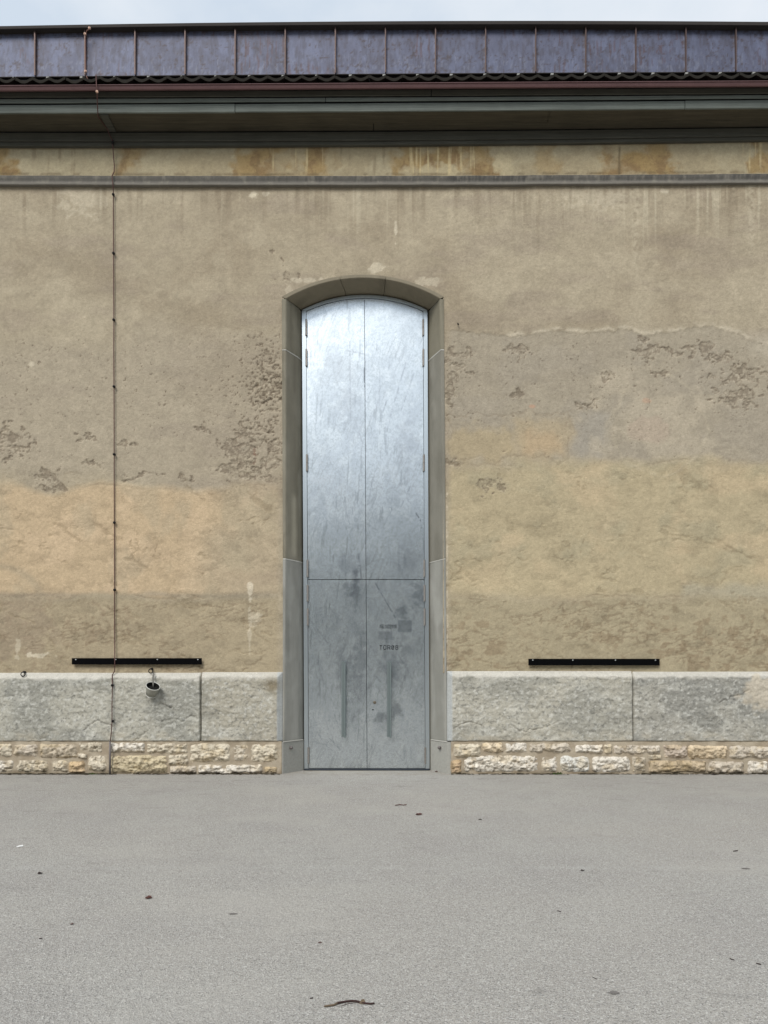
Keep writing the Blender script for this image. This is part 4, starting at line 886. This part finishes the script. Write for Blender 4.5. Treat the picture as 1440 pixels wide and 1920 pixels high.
# ---------------------------------------------------------------- wall rings and the bucket
def wall_ring(px, py, lab, d=-.03):
    t = empty('wall_ring', lab, 'ring', 'iron rings fixed above the plinth')
    x_, z_ = X(px, d), float(Z(py, d)); MB().lathe([(0, .035), (.012, .03), (.015, .01), (.018, -.03)], (x_, d, z_ + .028), (0, -1, 0), 10).build('stud', M['iron'], t, smooth=True)
    pts = [(x_ + .031 * math.sin(a_), d - .035 - .02 * math.cos(a_) * 0, z_ - .006 + .031 * math.cos(a_)) for a_ in np.linspace(0, 2 * math.pi, 21)]
    MB().tube(pts, .0075, 8, cap=False).build('ring', M['iron'], t, smooth=True)
wall_ring(45, 1263.5, 'small black iron ring on the wall at the far left, with nothing hanging from it', -.04)
wall_ring(284, 1257.5, 'small black iron ring above the bucket, under the left black rail', -.04)
bk = empty('bucket', 'small dented grey zinc bucket hanging tilted from an iron ring on the plinth', 'bucket')
ax = np.array([.36, -.52, .85]); ax /= np.linalg.norm(ax); dB = -.22
ct_ = np.array([X(287, dB), dB, float(Z(1286.5, dB))]); hgt = .165; rt, rb = .102, .076
bb = ct_ - ax * hgt
MB().lathe([(0, .006), (rb - .004, .006), (rb, 0), (rb + (rt - rb) * .5, hgt * .5), (rt, hgt)], bb, ax, 32).build('body', M['bucket'], bk, smooth=True)
up_ = np.array([1., 0, 0]); a_ = np.cross(ax, up_); a_ /= np.linalg.norm(a_); b_ = np.cross(ax, a_)
MB().tube([ct_ + rt * (math.cos(t) * a_ + math.sin(t) * b_) for t in np.linspace(0, 2 * math.pi, 33)], .0055, 8, cap=False).build('rim', M['strap'], bk, smooth=True)
MB().tube([bb + (rb + .001) * (math.cos(t) * a_ + math.sin(t) * b_) for t in np.linspace(0, 2 * math.pi, 33)], .004, 8, cap=False).build('foot_rim', M['strap'], bk, smooth=True)
MB().lathe([(0, 0), (rt * .8, .0)], ct_ - ax * .05, ax, 24).build('soil', M['soil'], bk)
MB().lathe([(rt - .003, hgt), (rb - .002, .02), (0, .02)], bb, ax, 32).build('shade_lining', M['soil'], bk, smooth=True)  # near-black inner wall: shade inside the bucket put into its colour
hk = MB(); hk.tube([wp(286.8, 1261.5, -.09), wp(288, 1264, -.10), wp(286.5, 1272, -.12), tuple(ct_ + np.array([-.02, .07, .03])), tuple(ct_ + np.array([-.02, .075, -.02]))], [.012, .016, .013, .012, .011], 8); hk.build('hanger', M['hanger'], bk, smooth=True)
nl = MB().tube([wp(858.5, 606, .02), wp(858.5, 606.5, -.05), wp(859.5, 608.5, -.06)], .010, 7).build('hook', M['iron'])
tag(nl, 'tiny dark metal hook in the plaster just right of the arch', 'hook')

# ---------------------------------------------------------------- litter on the asphalt
def G(px, py):
    dpt = F * EYE / (py - HY); return (px - VX) * dpt / F, dpt - D, F / dpt
def leafobj(px, py, wpx, hpx, m, lab, seed, curl=.35, cat='leaf', name='fallen_leaf', group='dead leaves scattered on the asphalt'):
    x_, y_, s_ = G(px, py); w_ = wpx / s_ / 2; l_ = hpx / s_ / 2 / max(.12, EYE / (F / s_)) * .6; rs = random.Random(seed)
    n_ = 12; vs = [(0, 0, .003)]; ang = rs.uniform(0, 6)
    for i in range(n_):
        t = 2 * math.pi * i / n_; r = .7 + .45 * rs.random(); px_, py_ = w_ * r * math.cos(t), min(l_, w_ * 1.6) * r * math.sin(t)
        vs.append((px_, py_, .002 + curl * w_ * (.4 + .8 * abs(math.sin(t + ang))) * rs.random()))
    mb_ = MB(); mb_.add(vs, [(0, 1 + i, 1 + (i + 1) % n_) for i in range(n_)])
    nb = len(vs); mb_.add([(v[0], v[1], v[2] + .0012) for v in vs], [(0, 1 + (i + 1) % n_, 1 + i) for i in range(n_)])
    o = mb_.build(name, m); o.location = (x_, y_, 0); tag(o, lab, cat, group); return o
leafobj(785, 1527.5, 13, 6, M['leafbrown'], 'curled reddish brown leaf on the asphalt in front of the right door leaf', 1)
leafobj(279, 1684.5, 12, 8, M['leafbrown'], 'crumpled dark red leaf alone on the asphalt left of centre', 2, .7)
leafobj(75, 1638.5, 9, 5, M['leafdark'], 'small dark leaf bit at the left edge of the yard', 3, .6)
leafobj(135, 1733.5, 7, 4, M['leafbrown'], 'tiny red brown leaf scrap at lower left of the yard', 4, .5)
leafobj(1092, 1633, 8, 3, M['leafdark'], 'small black leaf scrap right of the door on the paving seam', 5)
leafobj(600, 1768, 8, 3, M['leafbrown'], 'faint reddish leaf scrap just above the broken twig', 6, .1)
leafobj(1152, 1862, 24, 11, M['grey'], 'dull dark stain on the asphalt at lower right, built as a thin flat patch', 7, .02)  # asphalt stain, built as a thin flat patch
leafobj(1338, 1452.5, 9, 4, M['leafdark'], 'dark curled leaf lying against the stones at far right', 8, .6)
leafobj(818, 1447.5, 6, 4, M['leafbrown'], 'small dark red leaf at the foot of the right granite block', 9, .6)
leafobj(1398, 1629, 16, 4, M['grey'], 'flat dark scrap near the right edge of the yard', 10, .03)
leafobj(437, 1714, 18, 4, M['grey'], 'thin grey brown flat scrap left of centre', 11, .02)
leafobj(38, 1587, 12, 6, M['white'], 'small white paper like scrap near the left edge', 12, .1, 'scrap', 'paper_scrap', None)
leafobj(900, 1537, 7, 3, M['leafdark'], 'tiny dark crumb leaf beyond the door to the right', 14, .1)
leafobj(412, 1451, 22, 4, M['leafdark'], 'dark flat leaves against the pale stones left of the door', 15, .2)
def twig(pts, r, lab, seed, m=None):
    P = []
    for (a_, b_) in pts: x_, y_, s_ = G(a_, b_); P.append((x_, y_, r + .0005))
    o = MB().tube(P, [r * (1 if i % 2 else .8) for i in range(len(P))], 7).build('twig', m or M['bark']); tag(o, lab, 'twig', 'small twigs scattered on the asphalt'); return o
twig([(741, 1511), (750, 1509.7), (756, 1510.5), (762, 1509.8)], .006, 'thin brown twig lying crosswise in front of the door', 1, M['leafbrown'])
twig([(1369, 1798), (1372, 1800), (1377, 1801)], .003, 'small black twig near the lower right edge, the more left of two', 2, M['leafdark'])
twig([(1418, 1807.5), (1423, 1808.7), (1427, 1809.5)], .0035, 'thick short black twig at the lower right edge', 3, M['leafdark'])
twig([(1111, 1833), (1115, 1835), (1119, 1836.5)], .002, 'short dark twig above the dull patch at lower right', 4, M['leafdark'])
twig([(1045, 1708.5), (1049, 1709.5), (1052, 1710)], .003, 'tiny dark twig piece right of centre', 5, M['leafdark'])
twig([(581, 1873), (587, 1872.5)], .003, 'tiny crumb of bark left of the broken branch', 6, M['leafdark'])
twig([(1375, 1597), (1383, 1596)], .005, 'short dark twig at the right edge, halfway to the wall', 7, M['leafdark'])
twig([(73, 1761), (79, 1760)], .003, 'short dark twig at the lower left edge', 8, M['leafdark'])
stk = empty('broken_branch', 'thin bent dark brown broken branch lying in the foreground with a dry leaf', 'branch')
pp = [(607.5, 1886.5), (617, 1885.8), (627, 1884.3), (633, 1881.2), (640, 1879.5), (650, 1877.8), (660, 1876.8), (667, 1877.0), (676, 1880), (686, 1881.2), (695, 1882), (702, 1881.2)]
P = []
rr = [.0042, .0048, .005, .0062, .0052, .005, .005, .005, .0052, .0046, .0044, .0042]
for (a_, b_), r_ in zip(pp, rr): x_, y_, s_ = G(a_, b_ + 2); P.append((x_, y_, r_ + .001))
MB().tube(P[3:], rr[3:], 8).build('bark', M['bark'], stk, smooth=True)
MB().tube(P[:4], [.0036, .0046, .0048, .005], 8).build('bare_end', M['leaftan'], stk, smooth=True)
a0 = G(673, 1883); a1 = G(687, 1883.5); MB().add([(a0[0], a0[1], .004), ((a0[0] * .65 + a1[0] * .35), a0[1] + .006, .021), (a0[0] * .35 + a1[0] * .65, a0[1] + .008, .022), (a1[0], a1[1], .005), (a0[0] * .5 + a1[0] * .5, a0[1] - .003, .003)], [(0, 4, 1), (1, 4, 2), (2, 4, 3)]).build('leaf', M['leaftan'], stk)
MB().tube([(G(640, 1887)[0], G(640, 1887)[1], .002), (G(652, 1883)[0], G(652, 1883)[1], .003), (G(668, 1881)[0], G(668, 1881)[1], .003)], .0012, 5).build('side_shoot', M['bark'], stk)
# weed in the wall foot
wd_ = MB(); rs = random.Random(4)
for (pc, nn_, hh) in ((1043, 46, .05), (176, 30, .035)):
    for i in range(nn_):
        x_ = X(pc) + rs.gauss(0, .035); y_ = -.115 - abs(rs.gauss(0, .012)); h_ = rs.uniform(.3, 1) * hh; dx = rs.uniform(-.02, .02); a_ = rs.uniform(.003, .007)
        wd_.add([(x_ - a_, y_, 0), (x_ + a_, y_, 0), (x_ + dx + a_, y_ - .01, h_ * .7), (x_ + dx * 1.6, y_ - .02, h_)], [(0, 1, 2, 3)])
    if pc == 1043: tag(wd_.build('weed', M['weed']), 'small green weed sprouting at the foot of the stones right of the door', 'weed'); wd_ = MB()
    else: tag(wd_.build('weed', M['weed']), 'low dull weed at the foot of the stones beside the cable sheath', 'weed')
